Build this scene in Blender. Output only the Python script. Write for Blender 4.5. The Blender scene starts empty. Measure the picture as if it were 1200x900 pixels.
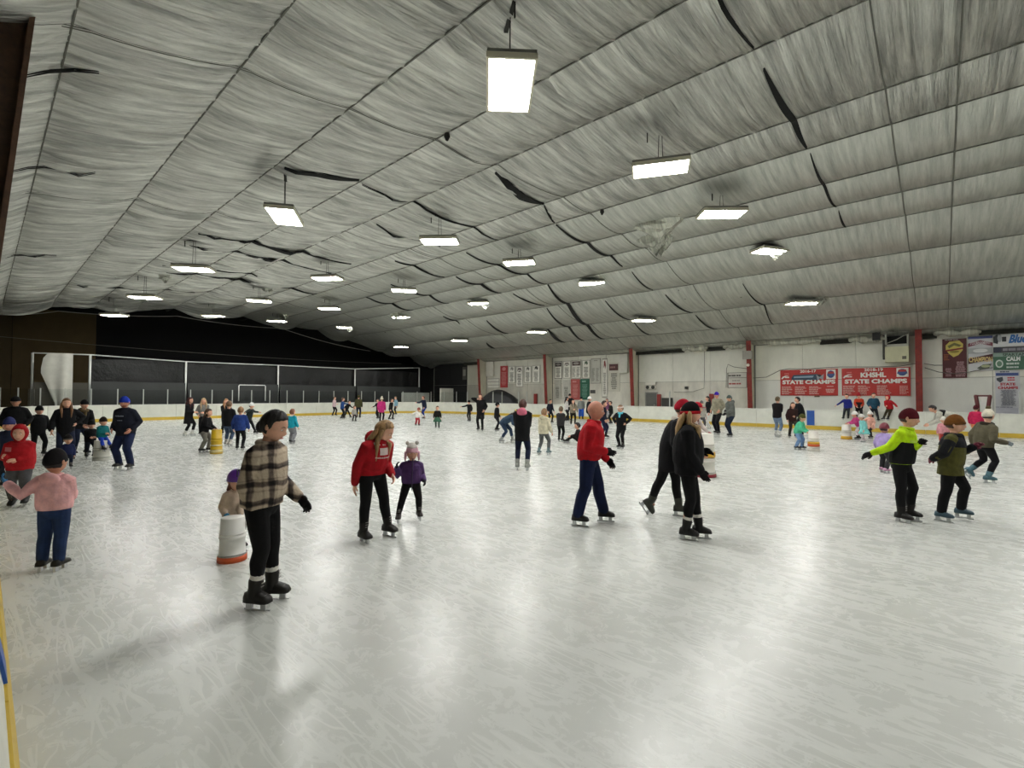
import bpy, bmesh, math, random
import numpy as np
from mathutils import Matrix, Vector
from mathutils.bvhtree import BVHTree

# ------------------------------------------------------------------ camera, world, exposure
S = bpy.context.scene
COL = S.collection
F, YAW, PITCH, ROLL, EYE = 558.2, .8395, .0225, .0040, 1.70     # focal length in pixels of a 1200x900 frame
_cy, _sy = math.cos(YAW), math.sin(YAW)
FW = np.array([_sy*math.cos(PITCH), _cy*math.cos(PITCH), math.sin(PITCH)])
_r0 = np.array([_cy, -_sy, 0.0]); _u0 = np.cross(_r0, FW)
RT = math.cos(ROLL)*_r0+math.sin(ROLL)*_u0
UP = -math.sin(ROLL)*_r0+math.cos(ROLL)*_u0
EYEP = np.array([0, 0, EYE])
cam = bpy.data.cameras.new('camera'); camo = bpy.data.objects.new('camera', cam); COL.objects.link(camo)
cam.sensor_width = 36; cam.lens = F/1200*36; cam.clip_start = .05; cam.clip_end = 200
camo.matrix_world = Matrix(((RT[0], UP[0], -FW[0], 0), (RT[1], UP[1], -FW[1], 0), (RT[2], UP[2], -FW[2], EYE), (0, 0, 0, 1)))
S.camera = camo
W = bpy.data.worlds.new('world'); S.world = W; W.use_nodes = True
W.node_tree.nodes['Background'].inputs[0].default_value = (.02, .02, .02, 1)
W.node_tree.nodes['Background'].inputs[1].default_value = .3
S.view_settings.view_transform = 'Standard'; S.view_settings.look = 'None'
S.view_settings.exposure = 0.0; S.view_settings.gamma = 1
LAMP_STRENGTH = 80

random.seed(7); RNG = np.random.default_rng(7)

# ------------------------------------------------------------------ measuring helpers
def ray(x, y): return FW+RT*(x-600)/F-UP*(y-450)/F
def on_z(x, y, z=0.0): d = ray(x, y); return EYEP+d*((z-EYE)/d[2])
def on_x(x, y, X): d = ray(x, y); return EYEP+d*(X/d[0])
def on_y(x, y, Y): d = ray(x, y); return EYEP+d*(Y/d[1])

def lin(h):
    h = h.lstrip('#'); out = []
    for i in (0, 2, 4):
        c = int(h[i:i+2], 16)/255
        out.append(c/12.92 if c <= .04045 else ((c+.055)/1.055)**2.4)
    return (*out, 1)

# ------------------------------------------------------------------ materials
MATS = {}
def mat(color, kind='plain', rough=.7, **kw):
    key = (color, kind, rough, tuple(sorted(kw.items())))
    if key in MATS: return MATS[key]
    m = bpy.data.materials.new(kind+'_'+color.strip('#')); m.use_nodes = True
    nt = m.node_tree; N = nt.nodes; L = nt.links; b = N['Principled BSDF']
    b.inputs['Base Color'].default_value = lin(color); b.inputs['Roughness'].default_value = rough
    b.inputs['Metallic'].default_value = kw.get('metal', 0)
    def noise(scale, detail=3, rough_=.6, coord='Object', sc=None):
        tc = N.new('ShaderNodeTexCoord'); n = N.new('ShaderNodeTexNoise')
        n.inputs['Scale'].default_value = scale; n.inputs['Detail'].default_value = detail; n.inputs['Roughness'].default_value = rough_
        if sc:
            mp = N.new('ShaderNodeMapping'); mp.inputs['Scale'].default_value = sc
            L.new(tc.outputs[coord], mp.inputs[0]); L.new(mp.outputs[0], n.inputs['Vector'])
        else: L.new(tc.outputs[coord], n.inputs['Vector'])
        return n.outputs['Fac']
    def vary(fac, amt, lo=.35, hi=.65):
        c = lin(color); r = N.new('ShaderNodeValToRGB'); r.color_ramp.elements[0].position = lo; r.color_ramp.elements[1].position = hi
        r.color_ramp.elements[0].color = tuple(x*(1-amt) for x in c[:3])+(1,)
        r.color_ramp.elements[1].color = tuple(min(1, x*(1+amt)) for x in c[:3])+(1,)
        L.new(fac, r.inputs[0]); return r.outputs[0]
    def bump(fac, strength, dist=.02):
        bp = N.new('ShaderNodeBump'); bp.inputs['Strength'].default_value = strength; bp.inputs['Distance'].default_value = dist
        L.new(fac, bp.inputs['Height']); L.new(bp.outputs[0], b.inputs['Normal'])
    if kind == 'cloth':
        L.new(vary(noise(9, 4), .22), b.inputs['Base Color']); bump(noise(11, 3), .35, .03)
        b.inputs['Specular IOR Level'].default_value = .25
    elif kind == 'leather':
        L.new(vary(noise(8, 3), .25), b.inputs['Base Color']); b.inputs['Specular IOR Level'].default_value = .3
    elif kind == 'skin':
        L.new(vary(noise(14), .10), b.inputs['Base Color'])
    elif kind == 'hair':
        L.new(vary(noise(40, 3, .6, 'Object', (1, 1, .12)), .45), b.inputs['Base Color']); bump(noise(60, 2, .5, 'Object', (1, 1, .1)), .6, .01)
    elif kind == 'paint':
        L.new(vary(noise(2.2, 6), .07), b.inputs['Base Color']); bump(noise(30, 2), .05, .01)
    elif kind == 'stain':
        L.new(vary(noise(1.1, 7, .65, 'Object', (1, 1, .5)), kw.get('amt', .16), .3, .7), b.inputs['Base Color']); bump(noise(25, 3), .1, .01)
    elif kind == 'rust':
        L.new(vary(noise(5, 6, .7), .3), b.inputs['Base Color'])
    elif kind == 'tarp':
        L.new(vary(noise(1.5, 5, .6), .5), b.inputs['Base Color']); bump(noise(3, 4, .6), .6, .1)
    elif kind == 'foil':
        f = noise(3.2, 7, .68, 'Object', (.16, 2.2, .3)); L.new(vary(f, kw.get('va', .36), .37, .63), b.inputs['Base Color'])  # dark and pale streaks put the shading of folds into the foil colour
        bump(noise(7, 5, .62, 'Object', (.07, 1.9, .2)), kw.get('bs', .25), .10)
        rr = N.new('ShaderNodeMapRange'); rr.inputs[3].default_value = rough-.08; rr.inputs[4].default_value = rough+.14
        L.new(noise(1.7, 4), rr.inputs[0]); L.new(rr.outputs[0], b.inputs['Roughness'])
    elif kind == 'glow':
        b.inputs['Emission Color'].default_value = kw['emit'] if 'emit' in kw else (1, .995, .965, 1)
        b.inputs['Emission Strength'].default_value = kw.get('s', 30)
    elif kind == 'glass':
        b.inputs['Transmission Weight'].default_value = 1; b.inputs['IOR'].default_value = 1.02; b.inputs['Alpha'].default_value = .35
    elif kind == 'plaid':
        tc = N.new('ShaderNodeTexCoord'); sp = N.new('ShaderNodeSeparateXYZ'); L.new(tc.outputs['Object'], sp.inputs[0])
        def mth(op, a, bb=None):
            n = N.new('ShaderNodeMath'); n.operation = op
            for i, q in enumerate((a, bb)):
                if q is None: continue
                if isinstance(q, (int, float)): n.inputs[i].default_value = q
                else: L.new(q, n.inputs[i])
            return n.outputs[0]
        wob = mth('MULTIPLY', noise(3, 2), .10)
        def stripes(co, per, ph, th):
            fr = mth('FRACT', mth('ADD', mth('MULTIPLY', mth('ADD', co, wob), 1/per), ph))
            t = mth('ABSOLUTE', mth('SUBTRACT', fr, .5))
            mr = N.new('ShaderNodeMapRange'); mr.interpolation_type = 'SMOOTHSTEP'
            mr.inputs[1].default_value = th-.07; mr.inputs[2].default_value = th+.07; mr.inputs[3].default_value = 1; mr.inputs[4].default_value = 0
            L.new(t, mr.inputs[0]); return mr.outputs[0]
        a = mth('MULTIPLY', mth('ADD', stripes(sp.outputs['X'], .15, .15, .15), stripes(sp.outputs['Z'], .145, .3, .15)), .5)
        a2 = mth('MULTIPLY', mth('ADD', stripes(sp.outputs['X'], .10, .6, .08), stripes(sp.outputs['Z'], .095, .1, .08)), .18)
        tot = mth('ADD', mth('ADD', a, a2), mth('MULTIPLY', mth('SUBTRACT', noise(28, 3), .5), .3))
        r = N.new('ShaderNodeValToRGB'); e = r.color_ramp.elements
        e[0].position = .05; e[0].color = lin('#b9a994'); e[1].position = 1; e[1].color = lin('#1f1b1c')
        for p, c in ((.3, '#8f8070'), (.52, '#5d524a'), (.75, '#3a3330')):
            q = e.new(p); q.color = lin(c)
        L.new(tot, r.inputs[0]); L.new(r.outputs[0], b.inputs['Base Color']); bump(noise(30, 3), .5, .02)
        b.inputs['Specular IOR Level'].default_value = .15
    MATS[key] = m
    return m

def ice_material():
    m = bpy.data.materials.new('ice'); m.use_nodes = True
    nt = m.node_tree; N = nt.nodes; L = nt.links; b = N['Principled BSDF']
    tc = N.new('ShaderNodeTexCoord')
    def noise(scale, detail, sc=(1, 1, 1), rot=0, dist=0, rough=.6):
        mp = N.new('ShaderNodeMapping'); mp.inputs['Scale'].default_value = sc; mp.inputs['Rotation'].default_value = (0, 0, rot)
        L.new(tc.outputs['Object'], mp.inputs[0])
        n = N.new('ShaderNodeTexNoise'); n.inputs['Scale'].default_value = scale; n.inputs['Detail'].default_value = detail
        n.inputs['Distortion'].default_value = dist; n.inputs['Roughness'].default_value = rough
        L.new(mp.outputs[0], n.inputs['Vector']); return n.outputs['Fac']
    def math_(op, a, c):
        n = N.new('ShaderNodeMath'); n.operation = op
        for i, q in enumerate((a, c)):
            if isinstance(q, (int, float)): n.inputs[i].default_value = q
            else: L.new(q, n.inputs[i])
        return n.outputs[0]
    def rng(x, a, c, lo, hi):
        n = N.new('ShaderNodeMapRange'); n.inputs[1].default_value = a; n.inputs[2].default_value = c
        n.inputs[3].default_value = lo; n.inputs[4].default_value = hi; L.new(x, n.inputs[0]); return n.outputs[0]
    def ridge(x, w): return rng(math_('ABSOLUTE', math_('SUBTRACT', x, .5), 0), 0, w, 1, 0)
    # skate cuts: thin straight ridges of stretched noise in several directions, snow patches in between
    def cutset(sc, st, rot, w): return ridge(noise(sc, 1.5, (1, st, 1), rot, .15, .45), w)
    cut = math_('MAXIMUM', cutset(2.2, .10, .5, .010), cutset(2.6, .12, -.4, .010))
    cut = math_('MAXIMUM', cut, cutset(3.4, .16, 1.3, .012)); cut = math_('MAXIMUM', cut, cutset(5.5, .2, .1, .014))
    cut = math_('MAXIMUM', cut, cutset(6.0, .2, -1.0, .014))
    mask = rng(noise(1.3, 4, (1, 1, 1), 0, 0, .6), .44, .66, 0, 1)
    fine = rng(noise(7, 8, (1, .7, 1), .7, .8, .72), .50, .86, 0, 1)
    fleck = rng(noise(17, 4, (1, .4, 1), .9, 1.2, .7), .64, .72, 0, 1)
    snow = math_('MAXIMUM', math_('MULTIPLY', fine, .14), math_('MAXIMUM', math_('MULTIPLY', math_('MULTIPLY', fleck, mask), .9), math_('MULTIPLY', math_('MULTIPLY', cut, mask), .30)))
    big = noise(.28, 4)
    mix = N.new('ShaderNodeMix'); mix.data_type = 'RGBA'
    mix.inputs[6].default_value = lin('#cbcdc8'); mix.inputs[7].default_value = lin('#f4f4ee'); L.new(snow, mix.inputs[0])
    mul = N.new('ShaderNodeMix'); mul.data_type = 'RGBA'; mul.blend_type = 'MULTIPLY'; mul.inputs[0].default_value = 1
    rmp = N.new('ShaderNodeValToRGB'); rmp.color_ramp.elements[0].position = .3; rmp.color_ramp.elements[1].position = .7
    rmp.color_ramp.elements[0].color = (.86, .87, .86, 1); rmp.color_ramp.elements[1].color = (1, 1, .99, 1)
    L.new(big, rmp.inputs[0]); L.new(mix.outputs[2], mul.inputs[6]); L.new(rmp.outputs[0], mul.inputs[7])
    L.new(mul.outputs[2], b.inputs['Base Color'])
    L.new(rng(snow, 0, .8, .27, .55), b.inputs['Roughness'])
    b.inputs['Specular IOR Level'].default_value = .5
    bp = N.new('ShaderNodeBump'); bp.inputs['Strength'].default_value = .10; bp.inputs['Distance'].default_value = .01
    L.new(math_('ADD', snow, noise(5, 5)), bp.inputs['Height']); L.new(bp.outputs[0], b.inputs['Normal'])
    return m

# ------------------------------------------------------------------ mesh helpers
class Geo:
    def __init__(self): self.v = []; self.f = []
    def add(self, verts, faces):
        o = len(self.v); self.v += [tuple(map(float, p)) for p in verts]; self.f += [tuple(i+o for i in q) for q in faces]; return self
    def join(self, g): return self.add(g.v, g.f)
    def mesh(self, name):
        me = bpy.data.meshes.new(name); me.from_pydata(self.v, [], self.f); me.update()
        return me
def vec(*a): return np.array(a, float)
def nrm(a): a = np.asarray(a, float); return a/max(1e-9, np.linalg.norm(a))
def put(name, geo, m, parent=None, smooth=False, loc=None):
    me = geo.mesh(name) if isinstance(geo, Geo) else geo
    if m is not None: me.materials.clear(); me.materials.append(m)
    if smooth: me.polygons.foreach_set('use_smooth', [True]*len(me.polygons))
    o = bpy.data.objects.new(name, me); COL.objects.link(o)
    if parent is not None: o.parent = parent
    if loc is not None: o.location = loc
    return o
def thing(name, label, cat, loc=(0, 0, 0), rz=0, group=None):
    o = bpy.data.objects.new(name, None); COL.objects.link(o); o.location = loc; o.rotation_euler = (0, 0, rz)
    o.empty_display_size = .1
    o['label'] = label; o['category'] = cat
    if group: o['group'] = group
    return o
def tag(o, label, cat, group=None):
    o['label'] = label; o['category'] = cat
    if group: o['group'] = group
    return o
def box(g, a, b_):
    x0, y0, z0 = a; x1, y1, z1 = b_
    return g.add([(x0, y0, z0), (x1, y0, z0), (x1, y1, z0), (x0, y1, z0), (x0, y0, z1), (x1, y0, z1), (x1, y1, z1), (x0, y1, z1)],
                 [(0, 3, 2, 1), (4, 5, 6, 7), (0, 1, 5, 4), (1, 2, 6, 5), (2, 3, 7, 6), (3, 0, 4, 7)])
def boxg(a, b_): return box(Geo(), a, b_)
def obox(g, c, ex, ey, ez):
    """box by centre and three half-axis vectors"""
    c, ex, ey, ez = map(lambda q: np.asarray(q, float), (c, ex, ey, ez)); vs = []
    for k in (-1, 1):
        for (i, j) in ((-1, -1), (1, -1), (1, 1), (-1, 1)): vs.append(c+ex*i+ey*j+ez*k)
    return g.add(vs, [(0, 3, 2, 1), (4, 5, 6, 7), (0, 1, 5, 4), (1, 2, 6, 5), (2, 3, 7, 6), (3, 0, 4, 7)])
def loft(g, rings, cap=True):
    n = len(rings[0]); vs = [p for r in rings for p in r]; fs = []
    for i in range(len(rings)-1):
        for j in range(n):
            k = (j+1) % n; fs.append((i*n+j, i*n+k, (i+1)*n+k, (i+1)*n+j))
    if cap:
        fs.append(tuple(range(n-1, -1, -1))); fs.append(tuple((len(rings)-1)*n+j for j in range(n)))
    return g.add(vs, fs)
def ell(c, u, v, a, b_, n):
    return [np.asarray(c)+u*(a*math.cos(t))+v*(b_*math.sin(t)) for t in np.linspace(0, 2*math.pi, n, endpoint=False)]
def tube(g, pts, rs, n=8, rnd=True, flat=None):
    """tapered tube along pts with rounded ends; flat=(axis, factor) squashes it along an axis"""
    pts = [np.asarray(p, float) for p in pts]; rs = list(rs) if hasattr(rs, '__len__') else [rs]*len(pts)
    if rnd:
        d0 = nrm(pts[1]-pts[0]); d1 = nrm(pts[-1]-pts[-2])
        pts = [pts[0]-d0*rs[0]*.9, pts[0]-d0*rs[0]*.55]+pts+[pts[-1]+d1*rs[-1]*.55, pts[-1]+d1*rs[-1]*.9]
        rs = [rs[0]*.4, rs[0]*.82]+rs+[rs[-1]*.82, rs[-1]*.4]
    rings = []; u = None
    for i, p in enumerate(pts):
        d = nrm(pts[min(i+1, len(pts)-1)]-pts[max(i-1, 0)])
        if u is None:
            ref = vec(0, 0, 1) if abs(d[2]) < .8 else vec(1, 0, 0)
            u = nrm(np.cross(d, ref))
        else: u = nrm(u-d*np.dot(u, d))
        w = np.cross(d, u); ring = ell(p, u, w, rs[i], rs[i], n)
        if flat is not None:
            ax, k = flat; ring = [q-ax*np.dot(q-p, ax)*(1-k) for q in ring]
        rings.append(ring)
    return loft(g, rings)
def ball(g, c, ax, ay, az, nu=12, nv=8, fn=None):
    c = np.asarray(c, float); rings = []
    vs = [c+np.asarray(az)*-1]
    for i in range(1, nv):
        t = math.pi*i/nv
        for j in range(nu):
            p = 2*math.pi*j/nu
            q = np.asarray(ax)*(math.sin(t)*math.cos(p))+np.asarray(ay)*(math.sin(t)*math.sin(p))-np.asarray(az)*math.cos(t)
            if fn: q = q*fn(math.sin(t)*math.cos(p), math.sin(t)*math.sin(p), -math.cos(t))
            vs.append(c+q)
    vs.append(c+np.asarray(az)); fs = []
    for j in range(nu): fs.append((0, 1+(j+1) % nu, 1+j))
    for i in range(nv-2):
        for j in range(nu):
            a = 1+i*nu+j; b_ = 1+i*nu+(j+1) % nu; fs.append((a, b_, b_+nu, a+nu))
    last = len(vs)-1
    for j in range(nu): fs.append((last, 1+(nv-2)*nu+j, 1+(nv-2)*nu+(j+1) % nu))
    return g.add(vs, fs)
def cyl(g, p0, p1, r0, r1=None, n=12, cap=True):
    p0 = np.asarray(p0, float); p1 = np.asarray(p1, float); r1 = r0 if r1 is None else r1
    d = nrm(p1-p0); ref = vec(0, 0, 1) if abs(d[2]) < .9 else vec(1, 0, 0); u = nrm(np.cross(ref, d)); w = np.cross(d, u)
    return loft(g, [ell(p0, u, w, r0, r0, n), ell(p1, u, w, r1, r1, n)], cap)
def text_mesh(txt, bold=.02):
    cu = bpy.data.curves.new('lettering', 'FONT'); cu.body = txt; cu.size = 1; cu.offset = bold; cu.align_x = 'LEFT'; cu.extrude = 0.0
    cu.resolution_u = 3
    o = bpy.data.objects.new('lettering', cu); COL.objects.link(o)
    dg = bpy.context.evaluated_depsgraph_get(); me = bpy.data.meshes.new_from_object(o.evaluated_get(dg))
    bpy.data.objects.remove(o); bpy.data.curves.remove(cu)
    co = np.array([v.co[:] for v in me.vertices]); fs = [tuple(p.vertices) for p in me.polygons]
    bpy.data.meshes.remove(me)
    co[:, :2] -= co[:, :2].min(0); co[:, :2] /= co[:, :2].max(0)
    return co[:, :2], fs

# ================================================================== STRUCTURE
# x runs across the rink (0 = boards beside the camera, 31 = banner wall), y along it (36.8 = far boards), z up
RX0, RX1, RY0, RY1, RC, BH = .14, 28.4, -13.5, 36.8, 6.0, 1.0
ICE = ice_material()
def structure(o): o['kind'] = 'structure'; return o
fl = structure(put('floor', boxg((-3.2, -15, -.3), (31.4, 42.6, 0)), ICE))

# ---- walls
WX = 31.2
structure(put('wall_right', boxg((WX+.06, -15, 0), (WX+.3, 42.6, 5.4)), mat('#77786f', 'stain', .8)))
WR = bpy.data.objects['wall_right']
bays = [.73+7.62*k for k in range(-2, 6)]
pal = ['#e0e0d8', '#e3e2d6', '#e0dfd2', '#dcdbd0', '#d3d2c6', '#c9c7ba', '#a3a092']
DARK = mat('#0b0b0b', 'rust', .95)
k = 0
for i in range(len(bays)-1):
    y0, y1 = bays[i]+.1, bays[i+1]-.1
    for j in range(3):
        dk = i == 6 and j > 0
        a = y0+(y1-y0)*j/3; b_ = y0+(y1-y0)*(j+1)/3
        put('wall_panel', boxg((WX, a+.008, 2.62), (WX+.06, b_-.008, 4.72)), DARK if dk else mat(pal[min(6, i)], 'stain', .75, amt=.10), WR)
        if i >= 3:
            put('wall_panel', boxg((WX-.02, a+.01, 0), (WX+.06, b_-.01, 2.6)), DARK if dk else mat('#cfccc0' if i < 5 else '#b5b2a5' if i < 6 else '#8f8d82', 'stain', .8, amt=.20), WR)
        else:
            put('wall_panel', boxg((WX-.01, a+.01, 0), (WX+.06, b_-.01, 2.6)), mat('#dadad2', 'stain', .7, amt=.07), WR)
    # open strip under the eave, olive girt
    put('eave_girt', boxg((WX-.02, y0, 4.75), (WX+.05, y1, 5.15)), mat('#4f4f3a', 'rust', .8), WR)
put('wall_panel', boxg((WX-.02, 38.95, 0), (WX+.06, 42.3, 5.2)), DARK, WR)
structure(put('wall_left', boxg((-3.3, -15, 0), (-3.1, 42.6, 7)), mat('#3a3226', 'stain', .8)))
structure(put('wall_near', boxg((-3.2, -15.2, 0), (31.4, -15, 8)), mat('#6d6c64', 'stain', .8)))
structure(put('wall_far', boxg((-3.2, 42.4, 0), (31.4, 42.6, 8)), mat('#040404', 'rust', .98)))
WF = bpy.data.objects['wall_far']
put('wall_panel', boxg((-3.1, 42.2, 0), (1.2, 42.38, 7)), mat('#40351f', 'stain', .95), WF)
put('wall_panel', boxg((1.22, 42.2, 0), (5.1, 42.38, 7)), mat('#463920', 'stain', .95), WF)

# ---- ceiling: foil insulation blankets between lengthwise straps, in panels
CX = np.array([-3.2, -1.2, .7, 2.7, 4.6, 6.7, 8.7, 11.55, 13.05, 15.1, 17, 18.8, 21.6, 25.1, 28.2, 30.4, 31.2])
CZ = np.array([4.6, 5.6, 6.5]+[1.7+k_*x for k_, x in zip((1.955, 1.19, .855, .68, .515, .452, .38, .335, .295, .235, .175, .136, .107), CX[3:16])]+[4.75])
def ceil_z(x): return float(np.interp(x, CX, CZ))
CEND = 38.9
rip = [(RNG.uniform(8, 52), RNG.uniform(0, 6.3), RNG.uniform(-.6, .6), RNG.uniform(.3, 1.3), RNG.uniform(0, 6)) for _ in range(30)]
crease = [(2.1, .4, .35), (3.3, 2.2, .5), (4.7, 4.1, .28), (6.1, 1.0, .6), (7.9, 3.3, .4)]
def ripple(x, y):
    o = 0
    for (kk, p, m_, fx, q) in rip: o = o+np.sin(kk*y+p+m_*np.sin(fx*x+q)*3)*(8/kk)**.8*(.55+.45*np.sin(.9*x+q*2+.35*y))
    o = o/len(rip)**.5
    for (q0, q1, q2) in crease: o = o-1.6*np.clip((15-x)/5, 0, 1)*np.clip(1-np.abs(np.sin(q0*y+q1+.5*np.sin(q2*x+q1)))*2.6, 0, 1)**1.5*(.5+.5*np.sin(1.1*x+q1*3+.21*y))
    return o
structure(put('ceiling', boxg((-3.2, -15, 8.05), (31.4, 42.6, 8.2)), mat('#101010', 'plain', .9)))
CE = bpy.data.objects['ceiling']
edges = [-14.54, -6.92, .70, 8.32, 15.94, 23.56, 31.18, CEND]
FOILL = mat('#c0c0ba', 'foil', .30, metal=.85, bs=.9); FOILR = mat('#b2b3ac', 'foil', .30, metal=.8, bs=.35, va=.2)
def ceil_surface(x, y, i):
    x0, x1 = CX[i], CX[i+1]; t = (x-x0)/(x1-x0); w = x1-x0
    left = np.clip((17-x)/7, 0, 1)
    sag = (.075*w+.02)*4*t*(1-t)*(1-.55*left)
    env = (.25+.75*np.minimum(1, 6*np.minimum(t, 1-t)))
    rp = ripple(x, y)*(.013+.050*left)*env
    droop = np.where(y > CEND-1.6, ((y-CEND+1.6)/1.6)**2*.45*(.6+.4*np.sin(1.3*x)), 0)
    return np.interp(x, CX, CZ)-sag+rp-droop
for i in range(len(CX)-1):
    for b0, b1 in zip(edges[:-1], edges[1:]):
        if b1 < 0: ny = 10
        else: ny = (210 if b0 < 25 else 130) if CX[i] < 19 else 90
        ys = np.linspace(b0+.003, b1-.003, ny+1); nx = 7
        xs = np.linspace(CX[i]+.003, CX[i+1]-.003, nx+1)
        X, Y = np.meshgrid(xs, ys); Z = ceil_surface(X, Y, i)
        vs = np.stack([X, Y, Z], -1).reshape(-1, 3); fs = []
        for a in range(ny):
            for c in range(nx):
                q = a*(nx+1)+c; fs.append((q, q+nx+1, q+nx+2, q+1))
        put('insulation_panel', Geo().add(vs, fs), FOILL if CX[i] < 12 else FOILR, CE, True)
STRAP = mat('#6a6a61', 'plain', .7)
for x in CX[1:-1]:
    g = Geo(); z = ceil_z(x)
    ys = np.linspace(-14.5, CEND, 40)
    for a, b_ in zip(ys[:-1], ys[1:]): box(g, (x-.011, a, z-.022), (x+.011, b_, z-.002))
    put('strap', g, STRAP, CE)
SEAM = mat('#6b6b63', 'plain', .8)
def strip_on_ceiling(pts, wid, name, m, dz=.03):
    """narrow lens-shaped band hugging the ceiling through (x, y) points"""
    P = []
    for (xa, ya), (xb, yb) in zip(pts[:-1], pts[1:]):
        n = max(3, int(abs(xb-xa)/.25))
        for t in np.linspace(0, 1, n, endpoint=False): P.append((xa+(xb-xa)*t, ya+(yb-ya)*t))
    P.append(pts[-1]); g = Geo(); vs = []; n = len(P)
    for j, (x, y) in enumerate(P):
        i = int(np.clip(np.searchsorted(CX, x)-1, 0, len(CX)-2)); w = wid*(.25+.75*math.sin(math.pi*j/(n-1)))/2
        z = float(ceil_surface(np.array(x), np.array(y), i))-dz
        vs += [(x, y-w, z), (x, y+w, z-.012)]
    fs = [(2*j, 2*j+1, 2*j+3, 2*j+2) for j in range(n-1)]
    vs2 = vs+[(a, b_, c+.03) for a, b_, c in vs]; m_ = len(vs)
    fs2 = fs+[tuple(m_+q for q in reversed(f_)) for f_ in fs]
    return put(name, g.add(vs2, fs2), m, CE)
for b_ in (.70, -.33, 8.32, 15.94, 23.56, 31.18):
    strip_on_ceiling([(x, b_) for x in np.linspace(.6 if b_ > 1 else 5, 30, 16)], .035 if b_ < 1 else .02, 'cross_seam', SEAM, .02)
VOID = mat('#080807', 'plain', .95)
for pts, w in (([(5.5, 2.26), (8.6, 2.26)], .05), ([(9.2, 2.26), (12.9, 2.26)], .12), ([(13.2, 2.24), (15, 2.25), (17, 2.22)], .06), ([(17.2, 2.2), (18.7, 2.2)], .05),
               ([(8.9, 8.6), (10.4, 8.95), (11.5, 9.02)], .28), ([(11.6, 9.1), (12.9, 9.65)], .07), ([(13.1, 9.75), (15.1, 9.75), (18, 9.9)], .12),
               ([(19, 10.0), (21.3, 10.1)], .05), ([(22, 9.8), (24.9, 9.6)], .10), ([(25.3, 9.6), (28, 9.4)], .08),
               ([(4.75, 11.62), (5.6, 11.5), (6.6, 11.4)], .24), ([(6.8, 11.6), (10.5, 12.0), (13, 12.4)], .07),
               ([(9, 14.4), (12, 14.6)], .10), ([(13.2, 14.4), (16.5, 14.3), (18.6, 14.4)], .12), ([(18.8, 14.5), (21.5, 15.2), (25, 16.2), (28.1, 16.8)], .26),
               ([(21.7, 16.8), (27.9, 18.3)], .18), ([(25, 19.3), (28, 20)], .3), ([(12, 17.7), (14.9, 17.8)], .14), ([(15.2, 17.3), (18.6, 17.5)], .2), ([(19, 17), (21, 16.4)], .1),
               ([(21.8, 13), (25, 13.2)], .09), ([(25.3, 13.2), (28, 13.4)], .1), ([(22, 6.3), (25, 6.2), (28, 6.5)], .05),
               ([(4.8, 18.6), (8, 19.3), (11, 19.6)], .30), ([(5, 20.4), (8.5, 21.3), (11.2, 21.8)], .34), ([(5.5, 26), (9, 26.6), (13, 27)], .35), ([(5, 24.3), (7, 24.8), (9, 25)], .22),
               ([(14, 21), (17, 21.6), (18.8, 22)], .2), ([(15, 25), (18.8, 25.6)], .25), ([(20, 24), (22, 24.6)], .18), ([(22, 22), (25, 22.8)], .2), ([(.3, 9.66), (1.1, 9.4)], .05), ([(.3, 14.1), (1.6, 13.9)], .05), ([(.4, 23.7), (1.7, 23.3)], .08), ([(26, 26), (28, 27)], .3), ([(3, 31), (5.5, 31.5), (8, 31.4)], .3)):
    strip_on_ceiling(pts, w, 'seam_gap', VOID, .035)
# torn, sagging patches of foil around some lamp hangers
def torn(x, y, r, h, seed):
    rg = np.random.default_rng(seed); g = Geo(); n = 13; m_ = 6; vs = []
    z0 = ceil_z(x)+.02
    for a in range(m_+1):
        for b_ in range(n):
            t = a/m_; ang = 2*math.pi*b_/n; rr = r*(1-.8*t)*(1+.15*math.sin(3*ang+seed)); zz = -h*t**.8*(1+.35*math.sin(2*ang+seed))+rg.normal(0, .02)
            px = x+rr*math.cos(ang)*.8+rg.normal(0, .03); py = y+rr*math.sin(ang)+rg.normal(0, .03)
            vs.append((px, py, min(ceil_z(px)-.05, z0+.0+zz-.06)))
    fs = [(a*n+b_, a*n+(b_+1) % n, (a+1)*n+(b_+1) % n, (a+1)*n+b_) for a in range(m_) for b_ in range(n)]
    fs.append(tuple(m_*n+b_ for b_ in range(n)))
    return put('torn_foil', g.add(vs, fs), mat('#b4b5aa', 'foil', .3, metal=.75, bs=.5), CE)
for a in ((15.0, 6.9, .8, .5, 1), (16.0, 7.4, .7, .55, 2), (25.0, 4.0, .5, .25, 3), (25.1, 12.3, .5, .18, 4), (19.7, 19.8, .5, .25, 5), (25, 20, .5, .18, 6), (19.7, 4.5, .45, .22, 7), (10.4, 27.4, .5, .25, 8), (24.9, 27.5, .5, .16, 9), (14.4, 35, .6, .3, 10), (19.6, 35, .6, .3, 11), (5.6, 26.8, .5, .3, 12), (18.8, 27.5, .5, .25, 13)): torn(*a)
# dark roof deck purlins beyond the end of the foil
for x in (4, 9, 14, 19, 24):
    put('roof_purlin', boxg((x-.06, CEND, ceil_z(x)+.1), (x+.06, 42.3, ceil_z(x)+.35)), mat('#1a1916', 'rust', .8), CE)

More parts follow.
